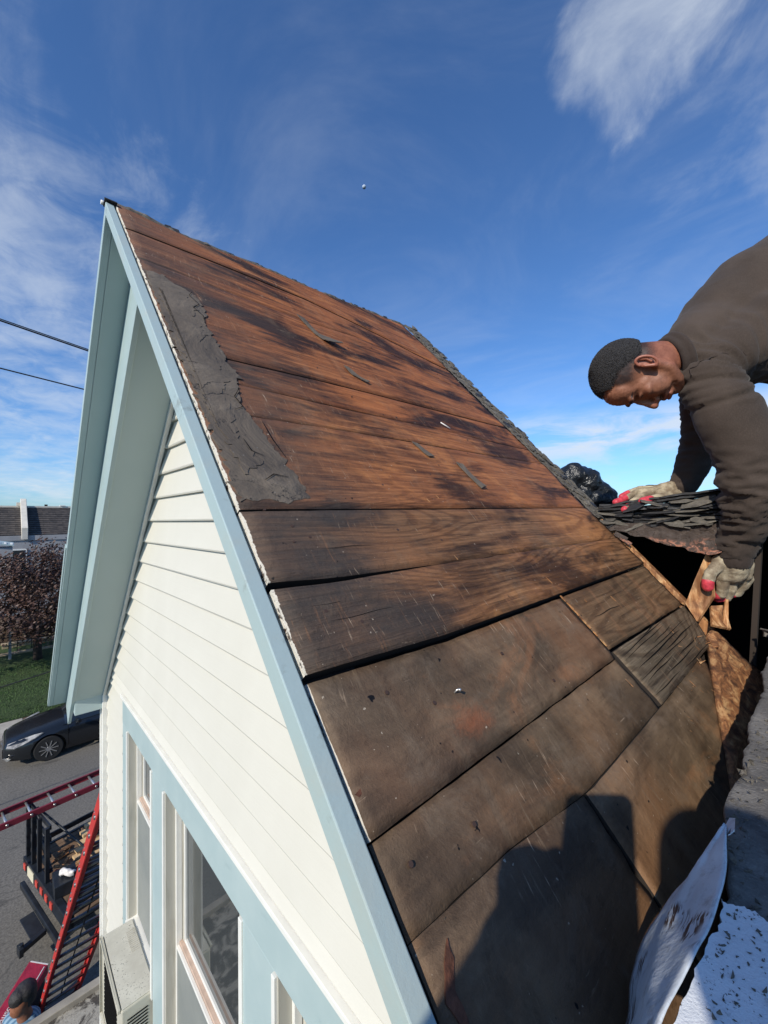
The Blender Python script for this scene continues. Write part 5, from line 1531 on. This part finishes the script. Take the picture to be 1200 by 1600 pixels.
# pale awning with white slats at the left edge
aw = thing('awning', 'pale blue awning with white slats at the far left edge', 'awning', (-24.2, -.4, -1.6))
g = G(); g.hexa([(-23.7, -2.0, -.62), (-23.7, .42, -1.02), (-24.9, .42, -.94), (-24.9, -2.0, -.50), (-23.7, -2.0, -.56), (-23.7, .42, -.96), (-24.9, .42, -.88), (-24.9, -2.0, -.44)])
g.obj('canopy', m_soffit, aw)
for k in range(12):
    y = .36 - k * .20; z = -.945 + k * .20 * .165
    g = G(); g.beam((-23.72, y, z), (-24.2, y - .02, z + .05), .055, .03); g.obj('slat', m_white, aw)
g = G(); g.box(-24.9, -23.8, -2.0, .38, -1.8, -1.06); g.obj('valance', m_greywall, aw)
g = G(); g.box(-24.1, -24.0, .26, .36, -5.95, -1.0); g.obj('post', m_greywall, aw)

# overhead cables
def cable(a, b, sag, r, lab):
    a, b = V(a), V(b); g = G(); P = [a.lerp(b, i / 24) - V((0, 0, sag * 4 * (i / 24) * (1 - i / 24))) for i in range(25)]
    g.path(P, r, 6); return tag(g.obj('cable', m_cable, None), lab, 'cable', 'overhead cables')
cable((-10, -4.0, 4.24), (-10, 8, 2.47), .0, .016, 'upper double black cable crossing the sky at left')
cable((-10, -4.0, 4.27), (-10, 8, 2.50), .0, .010, 'thin strand running along the upper black cable')
cable((-10, -4.0, 3.19), (-10, 8, 1.98), .0, .014, 'lower black cable crossing the sky at left')
cable((-12, -4, -4.1), (-12, 8, -2.37), .0, .012, 'thin dark cable hanging in front of the lawn')

# ------------------------------------------------------------------ parked car
def car(x_side, y_front, name_label):
    # local: X across (0 = near side, negative away), Y from the nose backwards, Z up
    c = thing('parked_car', name_label, 'car', (x_side, y_front, GZ))
    o0 = V((x_side, y_front, GZ)); Wd = 1.78; Lc = 4.55
    def sec(y):
        t = y / Lc
        # (half width at sill, waist, shoulder), heights
        nose = max(0, 1 - y / .75); tail = max(0, (y - 3.95) / .6)
        k = 1 - .30 * nose ** 2.2 - .12 * tail ** 2
        hw = Wd / 2 * k
        zs = .60 + .22 * min(1, y / 1.25) ** .7 + .06 * min(1, max(0, y - 1.2) / 2.5)   # shoulder height
        if tail: zs += .02
        zt = zs + .075 * min(1, y / .5)
        zb = .17 + .07 * nose
        return [(hw * .93, zb), (hw * .985, zb + .14), (hw, .50), (hw * .985, zs - .10), (hw * .93, zs), (hw * .70, zt), (hw * .35, zt + .018), (0, zt + .024)]
    ys = [0, .03, .08, .16, .28, .42, .60, .8, 1.0, 1.2, 1.45, 1.8, 2.2, 2.7, 3.2, 3.6, 3.95, 4.2, 4.4, 4.52, 4.55]
    rings = []
    for i, y in enumerate(ys):
        S_ = sec(max(y, .0)); sh = 1.0
        if y < .1: sh = .90 + y
        if y > 4.5: sh = .93
        R_ = [(-a * sh, z) for a, z in S_[:-1]] + [(0, S_[-1][1])] + [(a * sh, z) for a, z in reversed(S_[:-1])]
        if y < .01: R_ = [(a, .22 + (z - .22) * .80) for a, z in R_]
        rings.append([o0 + V((-Wd / 2 + a, y, z)) for a, z in R_])
    g = G(); m = len(rings[0])
    for r in rings: g.v += r
    for i in range(len(rings) - 1):
        for j in range(m - 1):
            a = i * m + j; g.f.append([a, a + 1, a + m + 1, a + m]); g.m.append(0); g.s.append(True)
    g.add(rings[0], [tuple(range(m))]); g.add(rings[-1], [tuple(range(m - 1, -1, -1))])
    body = g.obj('body', m_carpaint, c)
    for wy in (.93, 3.63):     # wheel arches cut out
        cut = G(); cut.tube(o0 + V((.3, wy, .33)), o0 + V((-Wd - .3, wy, .33)), .385, n=28)
        co = cut.obj('arch_cutter', m_black, None)
        md = body.modifiers.new('a', 'BOOLEAN'); md.object = co; md.operation = 'DIFFERENCE'; md.solver = 'FAST'
        dg = bpy.context.evaluated_depsgraph_get(); me = bpy.data.meshes.new_from_object(body.evaluated_get(dg)); body.modifiers.clear(); body.data = me
        bpy.data.objects.remove(co)
    # greenhouse
    gy = [(1.25, .86, .80), (1.95, 1.36, .62), (2.3, 1.43, .60), (3.0, 1.42, .60), (3.5, 1.33, .60), (4.15, .98, .72)]
    g = G(); rr = []
    for y, z, hw in gy:
        b = [(-.80, .84), (-hw, z - .06), (-hw * .8, z), (0, z + .02), (hw * .8, z), (hw, z - .06), (.80, .84)]
        rr.append([o0 + V((-Wd / 2 + a, y, zz)) for a, zz in b])
    for r in rr: g.v += r
    for i in range(len(rr) - 1):
        for j in range(6):
            roof = (j in (2, 3) and 1 <= i <= 3) or (j in (1, 4) and 1 <= i <= 3)
            a = i * 7 + j; g.f.append([a, a + 1, a + 8, a + 7]); g.m.append(1 if roof else 0); g.s.append(True)
    g.obj('cabin', [m_carglass, m_carpaint], c)
    for s_ in (0, 1):
        X = lambda a: (-a if s_ == 0 else -Wd + a)
        for wy in (.93, 3.63):
            w = G(); w.tube(o0 + V((X(.02), wy, .33)), o0 + V((X(.22), wy, .33)), .325, n=32)
            wh = w.obj('wheel', m_tyre, c, bevel=.02)
            r_ = G(); r_.tube(o0 + V((X(.016), wy, .33)), o0 + V((X(.05), wy, .33)), .215, n=32, caps=False); r_.tube(o0 + V((X(.012), wy, .33)), o0 + V((X(.05), wy, .33)), .05, n=16)
            for k in range(10):
                a = k * math.pi / 5; cdir = V((0, math.cos(a), math.sin(a)))
                b0 = o0 + V((X(.022), wy, .33)) + cdir * .04; r_.beam(b0, b0 + cdir * .17, .022, .026, up=(1, 0, 0))
            r_.obj('rim', m_chrome, wh)
        hl = G(); sx = X(.02)
        pts = [(X(.08), .235, .56), (X(.055), .40, .60), (X(.035), .66, .70), (X(.06), .84, .79), (X(.14), .66, .765), (X(.27), .34, .68), (X(.34), .12, .625), (X(.22), .09, .56)]
        hl.poly([o0 + V(p) for p in pts], (.02 if s_ == 0 else -.02, -.03, .03)); hl.obj('headlight', m_lamp, c, bevel=.006)
        fl = G(); fl.poly([o0 + V(p) for p in ((X(.14), .10, .27), (X(.09), .17, .33), (X(.20), .03, .36), (X(.38), -.005, .27))], (.01 if s_ == 0 else -.01, -.02, 0)); fl.obj('fog_lamp', m_chrome, c)
        mr = G(); mr.beam(o0 + V((X(-.03), 1.55, .93)), o0 + V((X(-.20), 1.60, .95)), .10, .12); mr.obj('mirror', m_carpaint, c, bevel=.03)
        for dy in (1.35, 2.35, 3.25):
            ln = G(); ln.box(*sorted((o0.x + X(-.001), o0.x + X(.012))), o0.y + dy, o0.y + dy + .008, GZ + .28, GZ + .86); ln.obj('door_gap', m_black, c)
        hd = G(); hd.box(*sorted((o0.x + X(-.02), o0.x + X(.01))), o0.y + 2.1, o0.y + 2.26, GZ + .74, GZ + .765); hd.obj('handle', m_chrome, c)
    gr = G(); gr.poly([o0 + V(p) for p in ((-.35, -.012, .30), (-Wd + .35, -.012, .30), (-Wd + .48, -.012, .42), (-.48, -.012, .42))], (0, .02, 0)); gr.obj('grille', m_black, c)
    gr = G(); gr.poly([o0 + V(p) for p in ((-.42, -.014, .50), (-Wd + .42, -.014, .50), (-Wd + .42, -.008, .53), (-.42, -.008, .53))], (0, .02, 0)); gr.obj('grille_bar', m_chrome, c)
    return c
car(-14.62, .06, 'dark blue-grey sedan parked at the far kerb with its nose to the left')

# ------------------------------------------------------------------ ladders
def ladder(name_label, a, b, across, wrail, mats, n0=.12, step=.305, rail_d=.075, fly=None):
    a, b = V(a), V(b); ac_ = V(across); L = (b - a).length; d_ = (b - a).normalized(); nrm = d_.cross(ac_).normalized()
    t = thing('ladder', name_label, 'ladder', a)
    for k in (0, 1):
        g = G(); p = a + ac_ * wrail * k; g.beam(p, b + ac_ * wrail * k, .022, rail_d, up=nrm); g.obj('rail', mats[0], t)
        for e in (-1, 1):
            g = G(); off = nrm * (e * rail_d / 2) + ac_ * (.012 if k == 0 else -.012); g.beam(p + off, b + ac_ * wrail * k + off, .034, .007, up=nrm); g.obj('rail_flange', mats[0], t)
    i = 0; s = n0
    while s < L - .05:
        g = G(); p = a + d_ * s; g.tube(p + ac_ * -.022, p + ac_ * (wrail + .022), .019, n=8); g.obj('rung', mats[1], t); s += step
    return t, d_, nrm, L
Lt, ld, ln_, LL = ladder('bright red extension ladder leaning up from the street to the eave', (-7.18, .37, GZ + .02), (-3.40, .675, -1.33), (0, 1, 0), .42, (m_red, m_rung))
# upper (fly) section riding on the lower one
pf = V((-7.18, .37, GZ)) + ld * 3.0 + ln_ * .085 * (1 if ln_.x < 0 else -1)
pe = V((-3.40, .675, -1.33)) + ln_ * .085 * (1 if ln_.x < 0 else -1)
for k in (0, 1):
    o_ = V((0, .022 + .376 * k, 0)); g = G(); g.beam(pf + o_, pe + o_, .022, .075, up=ln_); g.obj('rail', m_red, Lt)
s = 0.1
while s < (pe - pf).length:
    g = G(); p = pf + ld * s; g.tube(p, p + V((0, .42, 0)), .017, n=8); g.obj('rung', m_rung, Lt); s += .305
g = G(); g.box(pf.x - .05, pf.x + .05, pf.y - .02, pf.y + .46, pf.z - .06, pf.z + .06)
g2 = G(); g2.tube((-7.0, .60, -6.3), (-4.0, .80, -2.2), .008, n=6); g2.obj('rope', m_cable, Lt)
ladder('dark red ladder lying flat on the truck rack above the bed', (-9.30, -1.6, -4.9), (-9.95, 3.4, -4.9), (.9915, .129, 0), .46, (m_dkred, m_alu), rail_d=.09)

# ------------------------------------------------------------------ stake bed truck seen from behind
tk = thing('stake_truck', 'black stake bed truck loaded with lumber, its tail toward the viewer', 'truck', (-8.7, 3.0, GZ))
X0, X1, Y0, Y1, ZB = -9.62, -7.62, .38, 5.6, -5.86
def tb(name, mat, *b, bevel=.0, parent=None): return part_box(name, mat, *b, bevel, parent or tk)
for k in range(14):
    x = X0 + .04 + k * .145; tb('bed_board', m_ply, x, x + .139, Y0 + .05, Y1, ZB - .05, ZB)
tb('frame_rail', m_bsteel, X0, X0 + .05, Y0, Y1, ZB - .16, ZB + .02); tb('frame_rail', m_bsteel, X1 - .05, X1, Y0, Y1, ZB - .16, ZB + .02)
tb('rear_sill', m_bsteel, X0, X1, Y0 - .05, Y0 + .045, ZB - .20, ZB + .012, bevel=.005)
tb('bumper', m_bsteel, X0 + .1, X1 - .1, Y0 - .12, Y0 - .055, ZB - .44, ZB - .34, bevel=.01)
tb('licence_plate', m_plate, -9.35, -9.05, Y0 - .062, Y0 - .0515, ZB - .175, ZB - .02)
for x in (-9.55, -8.95, -8.72, -8.50, -8.28): tb('marker_lamp', m_tail, x, x + .10, Y0 - .066, Y0 - .0515, ZB - .15, ZB - .06)
tb('step_plate', m_bsteel, -8.78, -8.25, Y0 - .30, Y0 - .125, ZB - .44, ZB - .42, bevel=.005)
g = G(); g.beam((-8.22, Y0 - .13, ZB - .42), (-8.16, Y0 - .44, ZB - .44), .07, .07); g.beam((-8.23, Y0 - .44, ZB - .42), (-8.09, Y0 - .44, ZB - .42), .05, .12); g.tube((-8.16, Y0 - .43, ZB - .42), (-8.16, Y0 - .43, ZB - .33), .03, n=10)
g.obj('hitch', m_bsteel, tk, bevel=.004)
zt = -4.98
for x in (-9.60, -9.32, -9.03, -8.66): tb('stake', m_bsteel, x, x + .055, Y0 - .02, Y0 + .035, ZB + .013, zt)
for z in (-5.72, -5.48, -5.22, -5.03): tb('gate_rail', m_bsteel, X0 + .02, -8.62, Y0 + .036, Y0 + .062, z, z + .07)
g = G(); g.beam((-9.55, Y0 + .07, -5.10), (-8.66, Y0 + .07, -5.75), .02, .05, up=(0, 1, 0)); g.obj('gate_brace', m_bsteel, tk)
for sx, XX in ((0, X0), (1, X1 - .05)):
    for j in range(6):
        y = Y0 + .10 + j * .95; tb('stake', m_bsteel, XX, XX + .05, y, y + .05, ZB + .021, -5.28 if sx else -5.60)
    for z in ((-5.74,) if sx == 0 else (-5.80, -5.64, -5.48, -5.36)): tb('side_rail', m_bsteel, XX + (.051 if sx == 0 else -.025), XX + (.076 if sx == 0 else -.001), Y0 + .06, Y1, z, z + .09)
g = G(); g.tube((-9.45, Y0 + .1, -5.02), (-8.1, 1.0, -5.72), .018, n=8); g.obj('tie_bar', m_bsteel, tk)
for wx in (-9.5, -7.75):
    g = G(); g.tube((wx - .12, 1.9, GZ + .38), (wx + .12, 1.9, GZ + .38), .38, n=24); wh = g.obj('wheel', m_tyre, tk, bevel=.02)
    g = G(); g.tube((wx - .125, 1.9, GZ + .38), (wx + .125, 1.9, GZ + .38), .19, n=16); g.obj('rim', m_alu, wh)
g = G(); g.box(-9.45, -7.7, 5.7, 7.6, GZ + .55, GZ + 1.3); g.box(-9.35, -7.8, 5.9, 6.9, GZ + 1.3, GZ + 2.1); g.obj('cab', m_bsteel, tk, bevel=.08)
g = G(); g.box(-8.75, -8.45, .7, 6.8, GZ + .4, ZB - .21); g.obj('chassis', m_bsteel, tk)
# lumber: every board by itself
def gl(name, mats, lab, cat, grp, p, size, rz=0, rx=0):
    g = G(); w, l, hh = size; g.box(-w / 2, w / 2, 0, l, 0, hh); o = g.obj(name, mats, None, at=(0, 0, 0), bevel=.002); o.location = p; o.rotation_euler = (rx, 0, rz); _reg(o, p)
    return tag(o, lab, cat, grp)
k = 0
labs = ['pale pine board lying lowest at the right of the truck bed stack', 'pine board second up in the truck bed stack', 'pine board with a bright cut end in the stack middle', 'pine board just above the middle of the truck stack', 'broad pine board near the top of the truck stack', 'topmost pine board of the truck stack', 'single pine board set back beyond the stack', 'reddish brown offcut board in front of the stack']
for i, (x, y, z, w, l, hh, rz) in enumerate(((-8.75, .90, -5.858, .13, 2.4, .04, .20), (-8.85, .93, -5.817, .13, 2.4, .04, .22), (-8.94, .97, -5.776, .13, 2.5, .04, .20), (-9.04, 1.02, -5.735, .13, 2.4, .04, .21), (-9.20, 1.08, -5.694, .17, 2.3, .045, .22), (-9.32, 1.15, -5.648, .10, 2.2, .045, .20), (-9.70, 1.30, -5.858, .12, 2.1, .05, .21))):
    gl('lumber_board', m_lumber, labs[i], 'board', 'pine boards in the truck bed', (x, y, z), (w, l, hh), rz)
gl('lumber_board', m_raw2, labs[7], 'board', 'pine boards in the truck bed', (-8.62, .80, -5.858), (.13, .3, .06), .4)
g = G(); g.box(-8.55, -8.15, .62, .92, ZB + .002, ZB + .20); tag(g.obj('tool_box', m_bsteel, None, bevel=.01), 'dark box standing in the rear corner of the truck bed', 'box')
rg = blob('bag', [[((-8.36, .74, ZB + .25), .05), ((-8.28, .80, ZB + .27), .045), ((-8.24, .86, ZB + .25), .04)]], m_print, None, voxel=.012, smooth=1, disp=lambda p, n: .02 * noise.noise(p * 20)); tag(rg, 'crumpled white bag on the dark box in the truck', 'bag')
bk = blob('rag', [[((-8.72, .70, ZB + .05), .045), ((-8.66, .74, ZB + .045), .04)]], m_tail, None, voxel=.012, smooth=1, disp=lambda p, n: .02 * noise.noise(p * 20)); tag(bk, 'small pink red rag beside the dark box in the truck', 'rag')
g = G()
for k in range(160):
    x, y = rnd.uniform(-9.5, -8.2), rnd.uniform(.75, 3.2); x -= (y - .75) * .2; z = ZB + rnd.random() ** 2 * .10; r_ = rnd.uniform(.015, .06)
    a_, b_ = rnd.uniform(0, 3.14), rnd.uniform(-.4, .4); u_ = V((math.cos(a_), math.sin(a_), b_)) * r_ * 2.2; v_ = V((-math.sin(a_), math.cos(a_), rnd.uniform(-.3, .3))) * r_ * .6; o_ = V((x, y, z + .01))
    g.poly([o_ - u_ - v_, o_ + u_ - v_, o_ + u_ + v_, o_ - u_ + v_], (0, 0, .012), mi=rnd.choice((0, 0, 1, 2)))
stuff(g.obj('roofing_scrap_heap', [m_felt, m_raw2, m_tar], None))
_th = math.radians(12); _pv = V((-9.5, .38, 0)); _d = tk.location - _pv
tk.location = (_pv.x + _d.x * math.cos(_th) - _d.y * math.sin(_th), _pv.y + _d.x * math.sin(_th) + _d.y * math.cos(_th), tk.location.z); tk.rotation_euler = (0, 0, _th)

# ------------------------------------------------------------------ red wrapped shingle pack and man on the street
rp = thing('wrapped_pack', 'long red wrapped pack with navy diamond emblem and white lettering beside the man', 'pack', (-6.95, .1, GZ))
ea_, eb_, en_ = V((-.46, .30, 0)).normalized(), V((.30, .46, 0)).normalized(), V((0, 0, 1))
c0 = V((-6.83, .02, -5.86))
def rpp(a, b, c=0): return c0 + V((-.447, .290, 0)).normalized() * a + V((.3, .30, -.06)).normalized() * b + V((0, 0, 1)) * c
g = G(); g.hexa([rpp(-1.1, -.02, -.12), rpp(.54, -.02, -.12), rpp(.54, .24, -.12), rpp(-1.1, .24, -.12), rpp(-1.1, -.02), rpp(.54, -.02), rpp(.54, .24), rpp(-1.1, .24)]); g.obj('wrapper', m_redpack, rp, bevel=.012)
g = G(); g.hexa([rpp(-1.0, 0, -.74), rpp(.5, 0, -.74), rpp(.5, .22, -.74), rpp(-1.0, .22, -.74), rpp(-1.0, 0, -.121), rpp(.5, 0, -.121), rpp(.5, .22, -.121), rpp(-1.0, .22, -.121)]); g.obj('pallet_stack', m_bsteel, rp)
g = G(); g.poly([rpp(.12, .115, .004), rpp(.23, .20, .004), rpp(.34, .115, .004), rpp(.23, .03, .004)], (0, 0, .002)); g.obj('emblem', m_print, rp)
g = G(); g.poly([rpp(.135, .115, .0065), rpp(.23, .19, .0065), rpp(.325, .115, .0065), rpp(.23, .04, .0065)], (0, 0, .002)); em = g.obj('emblem', m_navy, rp)
g = G(); g.path([rpp(.23 + .030 * math.cos(t), .115 + .035 * math.sin(t), .011) for t in [i * math.pi / 8 for i in range(17)]], .006, 6); g.obj('emblem_ring', m_print, rp)
def text(s_, size, origin, ax, ay, mat, name, parent):
    cu = bpy.data.curves.new(name, 'FONT'); cu.body = s_; cu.size = size; cu.extrude = .0012
    o = bpy.data.objects.new('tmp', cu); COL.objects.link(o)
    dg = bpy.context.evaluated_depsgraph_get(); me = bpy.data.meshes.new_from_object(o.evaluated_get(dg)); bpy.data.objects.remove(o)
    ax = V(ax).normalized(); az = ax.cross(V(ay)).normalized(); ay = az.cross(ax)
    me.materials.append(mat)
    t = bpy.data.objects.new(name, me); COL.objects.link(t); t.parent = parent
    Mx = Matrix(((ax.x, ay.x, az.x, origin[0]), (ax.y, ay.y, az.y, origin[1]), (ax.z, ay.z, az.z, origin[2]), (0, 0, 0, 1)))
    t.matrix_local = Matrix.Translation(-wp(parent)) @ Mx; _reg(t, origin)
    return t
a1 = rpp(1, 0) - rpp(0, 0); b1 = rpp(0, 1) - rpp(0, 0)
text('Bosma', .085, rpp(.08, .075, .006), -a1, b1, m_print, 'lettering', rp)
g = G(); g.poly([rpp(-1.0, .205, .003), rpp(.5, .205, .003), rpp(.5, .215, .003), rpp(-1.0, .215, .003)], (0, 0, .002)); g.obj('print_line', m_print, rp)
g = G(); g.poly([rpp(.525, 0, .003), rpp(.54, 0, .003), rpp(.54, .24, .003), rpp(.525, .24, .003)], (0, 0, .002)); g.obj('print_line', m_print, rp)

sm = thing('person', 'dark haired man in blue shirt standing on the street by the red ladder', 'person', (-5.62, .14, GZ))
hc = V((-5.66, .185, -4.88)); fd = V((.45, -.9, 0)).normalized(); sd = V((.9, .45, 0)).normalized()
blob('body', [[(hc + fd * .02, .085), (hc + V((0, 0, -.13)), .058), (hc + V((0, 0, -.22)) - fd * .02, .065)], [(hc + fd * .10 + V((0, 0, -.05)), .018), (hc + fd * .085, .02)]], m_skin, sm, voxel=.011, smooth=3, ells=[(hc + fd * .035 + V((0, 0, -.04)), (sd * .066, fd * .075, V((0, 0, .10))))])
blob('hair', [[(hc - fd * .015 + V((0, 0, .045)), .098), (hc + fd * .045 + V((0, 0, .055)), .076)], [(hc - fd * .03, .088), (hc - fd * .03 + V((0, 0, -.04)), .08)]], m_hair, sm, voxel=.010, smooth=2, disp=lambda p, n: .004 * noise.noise(p * 60))
sh = hc + V((0, 0, -.30))
blob('shirt', [[(sh - fd * .03, .12), (sh + V((0, 0, -.28)), .15), (sh + V((0, 0, -.55)), .145)], [(sh + sd * .19, .078), (sh, .11), (sh - sd * .19, .078)],
               [(sh + sd * .19, .078), (sh + sd * .25 + V((0, 0, -.22)) + fd * .08, .058), (sh + sd * .16 + V((0, 0, -.24)) + fd * .32, .045)], [(sh - sd * .19, .078), (sh - sd * .27 + V((0, 0, -.24)) + fd * .04, .058), (sh - sd * .24 + V((0, 0, -.34)) + fd * .26, .045)]],
     m_bluecloth, sm, voxel=.014, smooth=3, disp=lambda p, n: .008 * noise.noise(p * 13))
blob('trousers', [[(sh + V((0, 0, -.58)) + sd * .08, .115), (sh + V((0, 0, -.95)) + sd * .10, .075), (sh + V((0, 0, -1.32)) + sd * .10, .055)], [(sh + V((0, 0, -.58)) - sd * .08, .115), (sh + V((0, 0, -.95)) - sd * .10, .075), (sh + V((0, 0, -1.32)) - sd * .10, .055)]], m_jeans, sm, voxel=.02, smooth=3)
for k in (1, -1):
    b0 = sh + V((0, 0, -1.345)) + sd * .1 * k; blob('boot', [[(b0, .05), (b0 + fd * .14, .038)]], m_boot, sm, voxel=.014, smooth=2)
    e = sh + sd * (.16 if k > 0 else -.24) + V((0, 0, -.24 if k > 0 else -.34)) + fd * (.34 if k > 0 else .28)
    blob('hand', [[(e, .038), (e + fd * .07, .032)]] + [[(e + fd * .07 + sd * (.012 * j - .018), .010), (e + fd * .12 + sd * (.013 * j - .02) + V((0, 0, -.02)), .008)] for j in range(4)] + [[(e + sd * -.02, .013), (e + sd * -.045 + fd * .05, .010)]], m_skin, sm, voxel=.006, smooth=1)

# ------------------------------------------------------------------ porch roof below, moon
pr_ = thing('porch_roof', 'flaking gritty porch roof edge at the lower left corner', 'porch roof', (-3.8, .5, GZ))
g = G(); g.box(-4.30, -2.98, -4.0, 5.0, -4.16, -4.03); g.obj('roof_surface', m_porch, pr_)
g = G(); g.box(-4.375, -4.3005, -4.0, 5.0, -4.20, -3.985); g.obj('edge_coping', m_conc2, pr_, bevel=.006)
for y in (-3.6, .9, 4.6):
    g = G(); g.box(-4.28, -4.16, y, y + .12, GZ, -4.17); g.obj('post', m_white, pr_)
mo = V((-.7438, .6495, .8208)).normalized() * 3000
g = G(); iv, iff = _ico(); g.add([mo + p * 11 for p in iv], iff, 0, True); tag(g.obj('moon', m_moon, None), 'small pale daytime moon high in the blue sky', 'moon')
